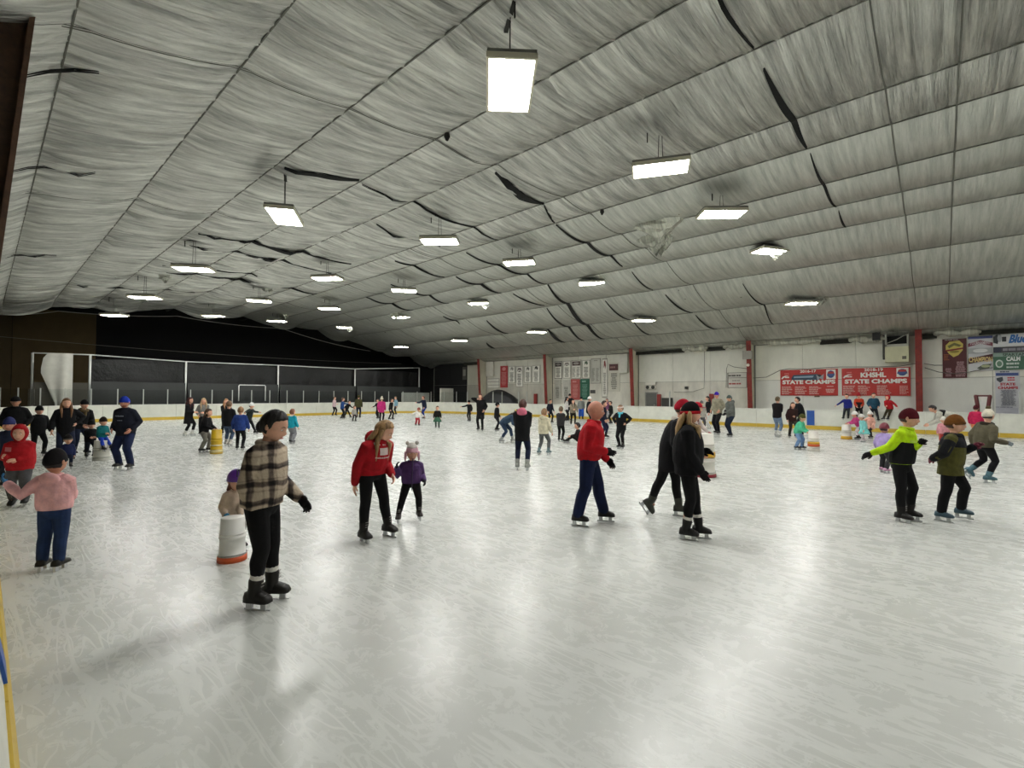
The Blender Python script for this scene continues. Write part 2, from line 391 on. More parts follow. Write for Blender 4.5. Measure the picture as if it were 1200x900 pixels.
# ---- columns along the banner wall (red flange, pale tapered web behind) and the brown one beside the camera
RED = mat('#7a241a', 'rust', .6); WEB = mat('#cdc9b4', 'stain', .8)
for n_, k in enumerate(range(-1, 5)):
    y = .73+7.62*k; topx = 30.42-(.05 if k < 1 else .28); zt = ceil_z(topx)+.02
    g = Geo(); fl_ = []
    vs = [(30.48, y-.13, 0), (30.48, y+.13, 0), (topx, y+.13, zt), (topx, y-.13, zt)]
    g.add(vs+[(a+.04, b_, c) for a, b_, c in vs], [(0, 1, 2, 3), (7, 6, 5, 4), (0, 4, 5, 1), (1, 5, 6, 2), (2, 6, 7, 3), (3, 7, 4, 0)])
    fl = structure(put('trim_%d' % (n_+1), g, RED))
    w = Geo(); z2 = zt-.05
    vs = [(30.52, y-.02, 0), (WX, y-.02, 0), (WX, y-.02, z2), (topx+.04, y-.02, z2)]
    w.add(vs+[(a, b_+.04, c) for a, b_, c in vs], [(0, 1, 2, 3), (7, 6, 5, 4), (0, 4, 5, 1), (1, 5, 6, 2), (2, 6, 7, 3), (3, 7, 4, 0)])
    put('column_web', w, RED if k < 1 else WEB, fl)
g = Geo(); y = 8.32
vs = [(-.12, y-.14, 0), (-.12, y+.14, 0), (.36, y+.14, 6.35), (.36, y-.14, 6.35)]
g.add(vs+[(a-.05, b_, c) for a, b_, c in vs], [(3, 2, 1, 0), (4, 5, 6, 7), (1, 5, 4, 0), (2, 6, 5, 1), (3, 7, 6, 2), (0, 4, 7, 3)])
bc = structure(put('trim_7', g, mat('#543a28', 'rust', .6)))
g = Geo()
vs = [(-.17, y-.02, 0), (-.6, y-.02, 0), (-1.4, y-.02, 5.45), (.31, y-.02, 6.3)]
g.add(vs+[(a, b_+.04, c) for a, b_, c in vs], [(0, 1, 2, 3), (7, 6, 5, 4), (0, 4, 5, 1), (1, 5, 6, 2), (2, 6, 7, 3), (3, 7, 4, 0)])
put('column_web', g, mat('#4d3624', 'rust', .7), bc)

# ================================================================== RINK BOARDS
BOARD = mat('#cfd0c5', 'paint', .45); KICK = mat('#c2a436', 'paint', .5); CAP = mat('#d6d6ce', 'paint', .5); BLUE = mat('#1f4f9c', 'paint', .5)
def outline(step=2.4):
    """points and inward normals along the rink edge from the banner side round the far end"""
    segs = []
    ys = np.arange(RY0, RY1-RC+.01, (RY1-RC-RY0)/19)
    return ys
def board_run(parent, P, N_, h=BH, lean=0.0):
    """panels between consecutive ice-line points P with inward normals N_"""
    for (p, q, n0, n1) in zip(P[:-1], P[1:], N_[:-1], N_[1:]):
        p = vec(*p); q = vec(*q); d = nrm(q-p)*.006
        def quad_panel(z0, z1, off, th, name, m):
            vs = []
            for z in (z0, z1):
                for (a, n, s) in ((p, vec(*n0), 1), (q, vec(*n1), -1)):
                    base = a+d*s
                    for o_ in (off, off-th):
                        w = base+n*(o_-lean*z); vs.append((w[0], w[1], z))
            put(name, Geo().add(vs, [(0, 2, 6, 4), (1, 5, 7, 3), (0, 4, 5, 1), (2, 3, 7, 6), (4, 6, 7, 5), (0, 1, 3, 2)]), m, parent)
        quad_panel(0.0, h-.03, 0, .05, 'board_panel', BOARD)
        quad_panel(0.005, .19, .012, .03, 'kick_strip', KICK)
        quad_panel(h-.03, h, .015, .12, 'cap_rail', CAP)
def arc(cx, cy, a0, a1, n):
    A = np.radians(np.linspace(a0, a1, n)); return [(cx+RC*math.cos(a), cy+RC*math.sin(a)) for a in A], [(-math.cos(a), -math.sin(a)) for a in A]
rb = thing('dasher_boards', 'long white rink boards with yellow kick strip below the banner wall', 'boards')
ys = list(np.linspace(RY0, RY1-RC-.03, 20)); P = [(RX1, y) for y in ys]; N_ = [(-1, 0)]*len(P)
board_run(rb, P, N_)
for (px, py) in ((950, 493), (682, 482)):
    y = on_x(px, py, RX1)[1]
    put('blue_line', boxg((RX1-.022, y-.17, .2), (RX1-.004, y+.17, BH-.05)), BLUE, rb)
fb = thing('dasher_boards', 'white rink boards and clear shield across the dark far end', 'boards')
A1, B1 = arc(RX1-RC, RY1-RC, 0, 90, 8); A2, B2 = arc(RX0+RC, RY1-RC, 90, 180, 8)
xs = list(np.linspace(RX1-RC, RX0+RC, 8))
P = A1+[(x, RY1) for x in xs[1:-1]]+A2; N_ = B1+[(0, -1)]*(len(xs)-2)+B2
board_run(fb, P, N_)
# shield posts and glass
POST = mat('#b9bcb6', 'plain', .4, metal=.6); GLASS = mat('#c9d2cf', 'glass', .05)
Pd = [np.array(p) for p in P]; L_ = [0]
for a, b_ in zip(Pd[:-1], Pd[1:]): L_.append(L_[-1]+np.linalg.norm(b_-a))
tot = L_[-1]; npost = int(tot/1.22); pp = []
for i in range(npost+1):
    s = tot*i/npost; k = min(len(L_)-2, int(np.searchsorted(L_, s, 'right')-1)); t = (s-L_[k])/(L_[k+1]-L_[k])
    q = Pd[k]*(1-t)+Pd[k+1]*t; n = nrm(np.array(N_[k])*(1-t)+np.array(N_[k+1])*t); pp.append(q-n*.07)
for q in pp: put('shield_post', boxg((q[0]-.025, q[1]-.025, BH), (q[0]+.025, q[1]+.025, 1.95)), POST, fb)
for a, b_ in zip(pp[:-1], pp[1:]):
    d = nrm(b_-a)*.03; n = vec(-d[1], d[0])*.2; a = a+d; b_ = b_-d
    vs = [(a[0]+n[0], a[1]+n[1], BH), (b_[0]+n[0], b_[1]+n[1], BH), (b_[0]+n[0], b_[1]+n[1], 1.9), (a[0]+n[0], a[1]+n[1], 1.9)]
    vs += [(x-2*n[0], y-2*n[1], z) for x, y, z in vs]
    put('shield_pane', Geo().add(vs, [(0, 1, 2, 3), (7, 6, 5, 4), (0, 4, 5, 1), (1, 5, 6, 2), (2, 6, 7, 3), (3, 7, 4, 0)]), GLASS, fb)
lb = thing('dasher_boards', 'rink boards running away at the left edge, blue line on them', 'boards')
ys = list(np.linspace(-9, RY1-RC-.08, 17)); board_run(lb, [(RX0, y) for y in reversed(ys)], [(1, 0)]*len(ys), BH, .17)
g = Geo(); vs = []
for z in (.2, .94):
    for y in (3.6, 3.9):
        for o_ in (.016, -.01): vs.append((RX0+o_-.17*z, y, z))
put('blue_line', g.add(vs, [(0, 2, 6, 4), (1, 5, 7, 3), (0, 4, 5, 1), (2, 3, 7, 6), (4, 6, 7, 5), (0, 1, 3, 2)]), BLUE, lb)

# ================================================================== FAR END
nf = thing('net_frame', 'tall grey pipe frame carrying dark netting behind far boards', 'net', (0, 0, 0))
PIPE = mat('#c3c5c0', 'plain', .45, metal=.3)
NP = [(1.9, 3.95), (4.35, 4.0), (9.25, 3.85), (15.3, 3.9), (21.8, 3.9), (28.7, 4.3)]
for x, z in NP: put('pole', cyl(Geo(), (x, 38, 0), (x, 38, z), .06, n=8), PIPE, nf, True)
g = Geo()
for a, b_ in zip(NP[:-1], NP[1:]): tube(g, [(a[0], 38, a[1]), (b_[0], 38, b_[1])], .035, 6, False)
put('top_rail', g, PIPE, nf)
def curtain(name, x0, x1, y, z0, z1, m, parent, amp=.12, freq=2.2, nx=60, nz=14, seed=0, th=.0):
    rg = np.random.default_rng(seed); ph = rg.uniform(0, 6.3, 6); vs = []
    for j in range(nz+1):
        for i in range(nx+1):
            x = x0+(x1-x0)*i/nx; t = j/nz
            d = amp*(math.sin(freq*x+ph[0]+1.3*t)+.6*math.sin(2.3*freq*x+ph[1]-2*t)+.5*math.sin(.7*freq*x+ph[2]+3.1*t))
            vs.append((x, y+d*(1-.6*t), z0+(z1-z0)*t+.05*math.sin(x*1.1+ph[3])*(t > .99)))
    m_ = nx+1; fs = [(j*m_+i, j*m_+i+1, (j+1)*m_+i+1, (j+1)*m_+i) for j in range(nz) for i in range(nx)]
    n = len(vs); vs += [(a, b_+.02, c) for a, b_, c in vs]; fs += [tuple(n+q for q in reversed(f_)) for f_ in fs]
    return put(name, Geo().add(vs, fs), m, parent, True)
TARP = mat('#070808', 'tarp', .42)
for i, (a, b_) in enumerate(zip(NP[1:-1], NP[2:])):
    curtain('tarp', a[0]+.08, b_[0]-.08, 38.2, .4, min(a[1], b_[1])-.05, TARP, nf, .07, 2.0, seed=i)
    put('backing_board', boxg((a[0]+.08, 37.75, .2), (b_[0]-.08, 37.8, 2.4)), mat('#2e302f', 'stain', .5), nf)
put('backing_board', boxg((4.45, 37.7, .2), (1.95, 37.75, 2.3)) if False else boxg((1.95, 37.72, .2), (4.25, 37.77, 2.3)), mat('#3c392f', 'stain', .5), nf)
# white sheet hanging at the left
wc = curtain('white_sheet', 2.45, 3.55, 37.55, 0.0, 3.95, mat('#b9b8ae', 'paint', .7), None, .05, 5, 18, 14, 3)
for v in wc.data.vertices:
    z = v.co.z; w_ = float(np.interp(z, (0, 1.1, 2.9, 3.7, 4.1), (.25, .3, 1.45, 1.25, .75)))
    if v.co.x < 3.0: v.co.x = 3.0+(v.co.x-3.0)*w_
tag(wc, 'white cloth sheet hanging from pipe at dark far left', 'sheet')
def cable(name, pts, r, m, label):
    g = Geo(); tube(g, pts, r, 6); o = put(name, g, m, None, True); return tag(o, label, 'cable')
def sagline(a, b_, sag, n=12):
    a = vec(*a); b_ = vec(*b_); return [a+(b_-a)*t-vec(0, 0, 4*sag*t*(1-t)) for t in np.linspace(0, 1, n)]
GREYW = mat('#8d8d85', 'plain', .5)
cable('cable', sagline((-.2, 39.2, 6.05), (3.0, 39.2, 6.6), .15)+sagline((3.0, 39.2, 6.6), (9, 39.2, 7.05), .12)[1:]+sagline((9, 39.2, 7.05), (16, 39.2, 6.95), .15)[1:]+sagline((16, 39.2, 6.95), (24, 39.2, 5.7), .2)[1:], .022, GREYW, 'pale drooping wire along the end of the foil ceiling')
cable('cable', sagline((-.3, 40, 4.95), (28, 40, 4.75), .25, 20), .015, mat('#5c5b52', 'plain', .6), 'thin dark wire stretched across the black far end')
# pale cabinets at the far right corner
def px_box_x(name, px0, py0, px1, py1, X, th, m, parent=None):
    a = on_x(px0, py0, X); b_ = on_x(px1, py1, X); y0, y1 = sorted((a[1], b_[1])); z0, z1 = sorted((a[2], b_[2]))
    return put(name, boxg((X, y0, z0), (X+th, y1, z1)), m, parent)
def px_box_y(name, px0, py0, px1, py1, Y, th, m, parent=None):
    a = on_y(px0, py0, Y); b_ = on_y(px1, py1, Y); x0, x1 = sorted((a[0], b_[0])); z0, z1 = sorted((a[2], b_[2]))
    return put(name, boxg((x0, Y, z0), (x1, Y+th, z1)), m, parent)
t = px_box_y('penalty_bench', 471, 460, 503, 485, 37.3, .08, mat('#a9aaa2', 'stain', .6)); tag(t, 'pale grey low panel behind boards at the far right corner', 'panel')
t = px_box_y('white_board', 517, 455, 531, 490, 35.2, .2, mat('#d2d1c6', 'stain', .6)); tag(t, 'white upright board behind the far corner boards', 'board')
# hockey goal stored behind the far shield
hg = thing('hockey_goal', 'small white framed hockey goal behind the far shield', 'goal', (13.2, 37.25, 0))
g = Geo(); tube(g, [(-.9, 0, 1.2), (-.9, 0, 2.25), (-.85, 0, 2.32), (.85, 0, 2.32), (.9, 0, 2.25), (.9, 0, 1.2)], .035, 6)
put('goal_frame', g, mat('#cfcfca', 'plain', .4), hg, True)
put('stand', boxg((-.9, .1, 0), (.9, .25, 1.2)), mat('#3a3b3a', 'plain', .8), hg)

# ================================================================== CEILING LAMPS
LX = [5.0, 9.98, 13.97, 19.17, 24.47]; LZ = [6.15, 6.74, 6.87, 6.98, 5.85]
HOUS = mat('#8b8a84', 'plain', .45, metal=.5); LENS = mat('#ffffff', 'glow', .4, s=LAMP_STRENGTH); RIM = mat('#d9d3bd', 'plain', .3); ROD = mat('#26241f', 'plain', .7)
ang = {(0, 0): 45, (1, 0): -64, (2, 0): -50, (0, 1): 55, (3, 0): -30, (4, 0): -48, (1, 1): -52, (2, 1): -60}
rowname = ['row beside the left boards', 'second row from the left boards', 'middle row', 'second row from the banner wall', 'row beside the banner wall']
depthname = ['nearest', 'second', 'third', 'fourth', 'farthest']
proto = None
for i in range(5):
    for j in range(-1, 5):  # the row behind the viewer is unseen, added to light the near ice
        x, y, z = LX[i], 4.55+7.62*j, LZ[i]
        lab = 'hanging bright white floodlight, %s of the %s' % (depthname[j], rowname[i]) if j >= 0 else 'added unseen floodlight behind the viewer to light the near ice, %s' % rowname[i]
        a = math.radians(ang.get((i, j), RNG.uniform(-65, -25)))
        if j == 4: a = math.radians(-48+RNG.uniform(-5, 5))
        t = thing('hanging_light', lab, 'light', (x, y, z), a, 'white floodlights hanging from the foil ceiling')
        if proto is None:
            g = Geo(); box(g, (-.60, -.33, .03), (.60, .33, .10)); box(g, (-.42, -.14, .10), (.42, .14, .16))
            h_ = g.mesh('housing')
            g = Geo()
            for (p, q) in (((-.61, -.34, -.03), (.61, -.305, .05)), ((-.61, .305, -.03), (.61, .34, .05)), ((-.61, -.305, -.03), (-.575, .305, .05)), ((.575, -.305, -.03), (.61, .305, .05))): box(g, p, q)
            r_ = g.mesh('frame')
            l_ = boxg((-.57, -.30, -.012), (.57, .30, .025)).mesh('lens')
            proto = (h_, r_, l_)
        put('housing', proto[0], HOUS, t); put('frame', proto[1], RIM, t); put('lens', proto[2], LENS, t)
        top = ceil_z(x)-z-.03
        ca, sa = math.cos(-a), math.sin(-a)
        g = Geo()
        for s in (-.05, .05): tube(g, [(s, 0, .15), (s*.6, 0, top)], .008, 5, False)
        put('hanger_rod', g, ROD, t)
        g = Geo(); obox(g, (0, 0, top-.02), vec(ca, sa, 0)*.32 if False else vec(.30, .05, 0), vec(0, .03, 0), vec(0, 0, .025)); obox(g, (-.28, -.05, top-.14), vec(.012, 0, 0), vec(0, .012, 0), vec(0, 0, .13))
        put('ceiling_bracket', g, ROD, t)
g = Geo(); box(g, (-.02, -.3, -.05), (.02, .3, 0)); put('x', g, ROD)
bpy.data.objects.remove(bpy.data.objects['x'])
# small sprinkler-like knobs on straps
for (x, y, lab) in ((6.7, 7.95, 'small dark ceiling fitting on a strap left of the nearest light'), (13.05, 7.9, 'small dark ceiling fitting on a strap near the middle row')):
    o = tag(put('ceiling_fitting', tube(Geo(), [(0, 0, .02), (0, 0, -.06), (0, 0, -.12)], [.05, .07, .04], 8), ROD, None, True, (x, y, ceil_z(x)-.03)), lab, 'fitting')
# ================================================================== THINGS ON THE BANNER WALL
WF_X = 31.14
def wy(px, py, X=None): p = on_x(px, py, X or WF_X); return p[1], p[2]
def wrect(px0, py0, px1, py1, X=WF_X):
    """wall rectangle (left y, right y, bottom z, top z) from two corners seen in the photograph"""
    ym = .5*(py0+py1); xm = .5*(px0+px1)
    return wy(px0, ym, X)[0], wy(px1, ym, X)[0], wy(xm, py1, X)[1], wy(xm, py0, X)[1]
class Banner:
    """flat sheet on the wall; u runs left to right as seen from the ice, v bottom to top, both 0..1"""
    def __init__(s, name, label, r, color, cat='banner', X=WF_X, th=.02, group=None, border=None):
        s.yl, s.yr, s.z0, s.z1 = wrect(*r, X); s.X = X-.004; s.w = s.yl-s.yr; s.h = s.z1-s.z0
        s.o = thing(name, label, cat, (X, .5*(s.yl+s.yr), s.z0), 0, group); s.k = 1
        s.o0 = vec(X, .5*(s.yl+s.yr), s.z0)
        s.rect(0, 0, 1, 1, color, 'sheet', th)
        if border: 
            for q in ((0, 0, 1, .03), (0, .97, 1, 1), (0, 0, .05, 1), (.95, 0, 1, 1)): s.rect(*q, border, 'border')
    def p(s, u, v, d=0): return vec(s.X-d, s.yl-u*s.w, s.z0+v*s.h)-s.o0
    def rect(s, u0, v0, u1, v1, color, name='print', th=None):
        d = .004*s.k if th is None else 0; s.k += 1
        a = s.p(u0, v0, d+.002); b_ = s.p(u1, v1, d+.002); g = Geo()
        box(g, (a[0], min(a[1], b_[1]), min(a[2], b_[2])), (a[0]+(th or .004), max(a[1], b_[1]), max(a[2], b_[2])))
        return put(name, g, mat(color, 'paint', .5), s.o)
    def poly(s, pts, color, name='print'):
        d = .004*s.k; s.k += 1; A = [s.p(u, v, d+.002) for u, v in pts]; n = len(A)
        g = Geo().add(A+[a+vec(.004, 0, 0) for a in A], [tuple(range(n)), tuple(range(2*n-1, n-1, -1))]+[(i, (i+1) % n, n+(i+1) % n, n+i) for i in range(n)])
        return put(name, g, mat(color, 'paint', .5), s.o)
    def disc(s, u, v, ru, rv, color, a0=0, a1=360, n=20):
        return s.poly([(u+ru*math.cos(math.radians(a)), v+rv*math.sin(math.radians(a))) for a in np.linspace(a0, a1, n, endpoint=(a1-a0 < 360))], color, 'emblem')
    def text(s, txt, u0, v0, u1, v1, color, bold=.03, shear=0):
        co, fs = text_mesh(txt, bold); d = .004*s.k+.003; s.k += 1
        vs = [s.p(u0+(x+shear*(y-.5))*(u1-u0), v0+y*(v1-v0), d) for x, y in co]
        return put('lettering', Geo().add(vs, fs), mat(color, 'paint', .5), s.o)
    def lines(s, u0, v0, u1, v1, n, color, fill=.55, center=False, seed=1):
        """rows of print too small to read"""
        rg = np.random.default_rng(seed+n); g = Geo(); d = .004*s.k; s.k += 1
        for i in range(n):
            v = v1-(v1-v0)*(i+.5)/n; hh = (v1-v0)/n*fill/2; ln = rg.uniform(.6, 1)
            a = u0+(u1-u0)*((1-ln)/2 if center else 0); e = a+(u1-u0)*ln; x = a
            while x < e-.001:
                w = min(e-x, (u1-u0)*rg.uniform(.12, .3)); A = s.p(x, v-hh, d+.002); B = s.p(x+w*.88, v+hh, d+.002)
                g.add([(A[0], A[1], A[2]), (A[0], B[1], A[2]), (A[0], B[1], B[2]), (A[0], A[1], B[2])], [(0, 1, 2, 3)]); x += w
        o = put('print', g, mat(color, 'paint', .5), s.o); o['kind'] = 'stuff'; return o
RB = '#b62a24'; WH = '#e6e4dc'
b = Banner('banner', 'red banner reading 2016-17 STATE CHAMPS with a blue stick emblem', (914.5, 433, 982, 463.5), RB, group='red championship banners')
b.text('2016-17', .36, .88, .64, .985, WH); b.poly([(.20, .66), (.22, .60), (.66, .58), (.74, .66), (.74, .74), (.66, .82), (.24, .80)], '#2d4257', 'emblem')
b.poly([(.25, .74), (.6, .76), (.58, .69), (.25, .68)], '#8aa3b8'); b.disc(.69, .71, .05, .09, '#1d2430'); b.poly([(.64, .8), (.70, .7), (.77, .82), (.76, .6), (.7, .66), (.66, .58)], '#8f9297')
b.text('STATE CHAMPS', .04, .44, .96, .60, WH, .05); b.rect(.81, .62, .965, .97, WH); b.disc(.887, .8, .06, .14, '#31487f'); b.rect(.84, .82, .935, .9, '#b5322c'); b.rect(.825, .745, .95, .8, '#41578c')
b.poly([(.02, .66), (.05, .74), (.10, .78), (.17, .78), (.11, .75), (.07, .70), (.04, .64)], WH); b.lines(.09, .68, .2, .74, 1, WH, .8); b.lines(.08, .82, .2, .88, 1, '#d3706a', .8)
for i, (u0, u1) in enumerate(((.03, .24), (.27, .48), (.52, .74))): b.lines(u0, .04, u1, .36, 6, '#dcb0a6', .5, seed=i)
b.lines(.8, .10, .95, .26, 3, '#e2c0b8', .5, True); b.rect(.82, .335, .93, .355, '#e2c0b8')
b.rect(.61, -.06, .70, -.005, '#6c6456', 'tab')
b = Banner('banner', 'red banner reading 2018-19 KHSHL STATE CHAMPS', (986.5, 431, 1067, 463.8), RB, group='red championship banners')
b.text('2018-19', .345, .88, .62, .985, WH); b.text('KHSHL', .29, .66, .665, .84, WH, .05); b.text('STATE CHAMPS', .045, .44, .955, .60, WH, .05)
b.rect(.81, .66, .975, .97, WH); b.disc(.89, .82, .065, .12, '#31487f'); b.rect(.835, .84, .945, .91, '#b5322c'); b.rect(.82, .77, .96, .815, '#41578c')
b.poly([(.02, .66), (.05, .74), (.10, .78), (.17, .78), (.11, .75), (.07, .70), (.04, .64)], WH); b.lines(.07, .67, .2, .72, 1, WH, .8); b.lines(.08, .82, .19, .88, 1, '#d3706a', .8)
for i, (u0, u1) in enumerate(((.02, .21), (.25, .44), (.53, .74))): b.lines(u0, .03, u1, .38, 7, '#dcb0a6', .45, seed=3+i)
b.lines(.85, .05, .98, .36, 6, '#dcb0a6', .4, seed=9)
b = Banner('banner', 'maroon vertical banner with a yellow shield emblem', (1104.5, 397, 1133, 443), '#4e1015')
b.poly([(.14, .84), (.3, .93), (.7, .95), (.86, .86), (.84, .70), (.66, .58), (.46, .53), (.28, .62), (.14, .72)], '#c9b659', 'emblem'); b.poly([(.22, .82), (.5, .9), (.8, .83), (.7, .79), (.5, .83), (.28, .76)], '#6f6a36')
b.poly([(.14, .72), (.86, .77), (.86, .73), (.14, .68)], '#7d221f'); b.disc(.5, .67, .2, .03, '#8a7a2c')
b.lines(.06, .45, .3, .62, 4, '#a2552a', .5); b.lines(.1, .04, .38, .26, 6, '#a98286', .6, True); b.lines(.52, .03, .95, .42, 11, '#a98286', .7, True); b.lines(.1, .965, .9, .985, 1, '#cfc4bd', .8)
b = Banner('banner', 'white and blue striped banner with the word CHAMPION across it', (1134.5, 394, 1163.5, 434.5), '#c9c9cc')
b.rect(0, .93, 1, 1, '#38437f'); b.poly([(0, .80), (.5, .88), (1, .80), (1, .70), (.5, .78), (0, .70)], '#7c3b49'); b.text('TOURNAMENT', .08, .76, .92, .85, '#d8cfd2', .02); b.rect(0, .5, 1, .66, '#a9abad'); b.disc(.5, .58, .3, .06, '#d8d8d8')
b.poly([(0, .2), (1, .33), (1, .48), (0, .36)], '#4a1f22'); b.text('CHAMPION', .03, .25, .97, .40, '#d9c07a', .03); b.poly([(.35, .08), (.6, .18), (.95, .2), (.85, .08), (.5, .02)], '#4c5348'); b.disc(.7, .13, .18, .04, '#a8ad86')
b = Banner('banner', 'white sign with blue slanted word Blue above the green banner', (1164, 389, 1216, 405.5), '#e3e4e4')
b.text('Blue', .38, .22, .78, .82, '#2f6fb6', .05, .15); b.text('line', .79, .22, .99, .82, '#2f6fb6', .05, .15)
b.poly([(.0, .3), (.0, .75), (.1, .9), (.13, .6), (.1, .2)], '#23262c', 'emblem'); b.disc(.145, .62, .05, .3, '#aeb2b4'); b.rect(.2, .35, .3, .7, '#23262c')
b = Banner('banner', 'narrow dark strip sign with faint grey print', (1164, 406, 1216, 412.5), '#3c3940'); b.lines(.22, .2, .95, .8, 1, '#8c8a90', .8); b.rect(.0, .0, .18, 1, '#232a3f')
b = Banner('banner', 'green sign reading CALM with a round white emblem', (1164, 413, 1216, 433), '#3f6b52')
b.rect(0, .78, 1, 1, '#8fa79a'); b.text('SPARTAN', .22, .80, .75, .97, '#31463a', .03); b.disc(.14, .36, .09, .24, '#c8d4cc'); b.disc(.14, .36, .06, .16, '#5d8069'); b.text('CALM', .3, .5, .62, .76, '#e6ece8', .05); b.lines(.3, .28, .72, .42, 1, '#c3d0c8', .8); b.lines(.3, .08, .7, .2, 1, '#c3d0c8', .8)
b = Banner('banner', 'white banner reading STATE CHAMPS above columns of small grey names', (1166.5, 434, 1195.5, 487), '#c4c5c9')
b.lines(.2, .955, .75, .985, 1, '#3f4350', .8); b.rect(.03, .88, .95, .945, '#42568e'); b.poly([(.05, .83), (.3, .86), (.33, .78), (.2, .73), (.07, .78)], '#41454c', 'emblem'); b.lines(.5, .76, .97, .86, 2, '#b0394a', .6)
b.text('STATE', .2, .665, .82, .725, '#ad2f3a', .05); b.text('CHAMPS', .1, .585, .92, .645, '#ad2f3a', .05); b.lines(.2, .22, .85, .57, 16, '#80828a', .7, True); b.rect(0, 0, 1, .17, '#b3b4bd'); b.lines(0, .17, 1, .2, 1, '#8f919b', .7)
b = Banner('sign', 'white framed sign with red and black print left of the red column', (852.5, 436.5, 876, 454.5), '#cfccc3', 'sign', border='#6d685f')
b.lines(.06, .72, .96, .88, 1, '#55504a', .6); b.rect(0, .64, 1, .67, '#6d685f'); b.lines(.25, .42, .8, .52, 1, '#8a857c', .6); b.lines(.08, .2, .96, .34, 1, '#9d4a45', .7)
# far bays: white club banners with rows of print
def club(label, r, emb, ec, rows=9, bd='#97948a', col='#e2e0d6', two=False):
    b = Banner('banner', label, r, col, group='pale banners on the far wall', border=bd)
    if emb == 'pic': b.rect(.1, .70, .9, .93, ec, 'picture'); b.disc(.5, .82, .3, .07, '#8f8a84')
    elif emb == 'arc': b.poly([(.15, .72), (.3, .9), (.7, .9), (.85, .72), (.65, .82), (.35, .82)], ec, 'emblem'); b.rect(.35, .72, .65, .78, ec)
    elif emb == 'bird': b.poly([(.3, .75), (.35, .92), (.6, .95), (.75, .82), (.6, .72), (.5, .82)], ec, 'emblem')
    elif emb == 'none': b.rect(.3, .9, .7, .93, ec)
    if two:
        b.lines(.1, .08, .45, .62, rows, '#7f7d74', .55); b.lines(.55, .08, .9, .62, rows, '#7f7d74', .55, seed=5)
    else: b.lines(.22, .08, .78, .64, rows, '#75736a', .6, True)
    return b
club('white banner with black border and dark arch crest, first right of the third red column', (650, 423.5, 658.8, 444), 'pic', '#3c2f2f', bd='#45413c')
club('white banner with a small dark crest, second right of the third red column', (660, 423, 669, 443.5), 'arc', '#7c6f6a')
club('white banner with a dark wide picture on top above the red banner', (669.8, 422, 681.2, 443.5), 'pic', '#4a2f2d', two=True)
club('white banner with a small bird-like mark above the green banner', (682.5, 422, 691.5, 443.5), 'bird', '#5b6f5b')
club('tall grey framed banner of two columns of names', (692.7, 420, 703.8, 449.5), 'none', '#8a897f', 14, '#8f8d83', '#bdbcb2', True)
club('narrow white banner with a red mark near the red column', (705.8, 420, 711.8, 466), 'bird', '#7d3a35', 14)
b = club('large pale banner with a maroon picture left of the red column', (713, 424.5, 726.5, 459), 'none', '#b9b7ab', 8, None, '#c3c0b2'); b.rect(.08, .72, .86, .94, '#4e2523', 'picture'); b.lines(.15, .79, .8, .87, 1, '#8d6660', .7)
club('pale lower banner with faint names, first right of the third red column', (649.5, 445, 657.5, 468), 'none', '#a8a69c', 8, None, '#bbb9af')
club('pale lower banner with faint names beside the red banner', (659, 445, 668, 468), 'none', '#a8a69c', 8, None, '#bdbbb1')
b = Banner('banner', 'faded red vertical banner beside the green one', (669, 444.3, 679.6, 468.5), '#a94f49'); b.lines(.2, .82, .8, .94, 1, '#c98b84', .7); b.lines(.2, .1, .8, .75, 12, '#c98b84', .5, True)
b = Banner('banner', 'dark green vertical banner beside the faded red one', (680, 444, 690.8, 468.5), '#1f5a44'); b.lines(.2, .82, .8, .94, 1, '#7fa697', .7); b.lines(.2, .1, .8, .75, 12, '#6d9a89', .5, True)
b = Banner('sign', 'small dark plate on pale sheet right of the green banner', (691.8, 457, 697.5, 461), '#4a4a46', 'sign')
b = Banner('banner', 'red vertical banner in the bay left of the third red column', (586.3, 428.8, 595, 454.2), '#9c2b2c'); b.disc(.5, .86, .25, .08, '#c27f7c'); b.lines(.15, .1, .85, .72, 12, '#bf7a76', .5, True)
club('white banner right of the tall red one, first of four', (596, 429, 603.8, 449), 'bird', '#8f8c84')
club('white banner with a bold dark crest, second of four right of the tall red one', (604.8, 429, 613, 453.5), 'arc', '#4b3a38')
club('white banner with a thin mark, third of four right of the tall red one', (614.8, 429, 622.6, 448.5), 'bird', '#6f6f69')
club('white banner with a dark crest, fourth of four right of the tall red one', (624, 428, 633, 448.5), 'bird', '#3f3f3c')
b = Banner('sign', 'white slatted sign with three rows below a white box', (571.5, 443.5, 585, 455), '#8f8d84', 'sign')
for v in (.04, .36, .68): b.rect(.02, v, .98, v+.26, '#cfcdc3', 'row')
b = Banner('wall_box', 'white box with a dark top on the far wall', (571, 424, 579.3, 441), '#c6c3b8', 'box', th=-.18); b.rect(0, .68, 1, 1, '#2b2521')
b = Banner('wall_box', 'white box with a dark top beside the fourth red column', (727, 415, 736.5, 437), '#cbc9bf', 'box', th=-.18); b.rect(0, .68, 1, 1, '#3a2320')
b = Banner('sign', 'dark framed picture at the far wall corner', (542, 430, 546.5, 445), '#3a3833', 'sign'); b.rect(.15, .3, .85, .8, '#77756c')
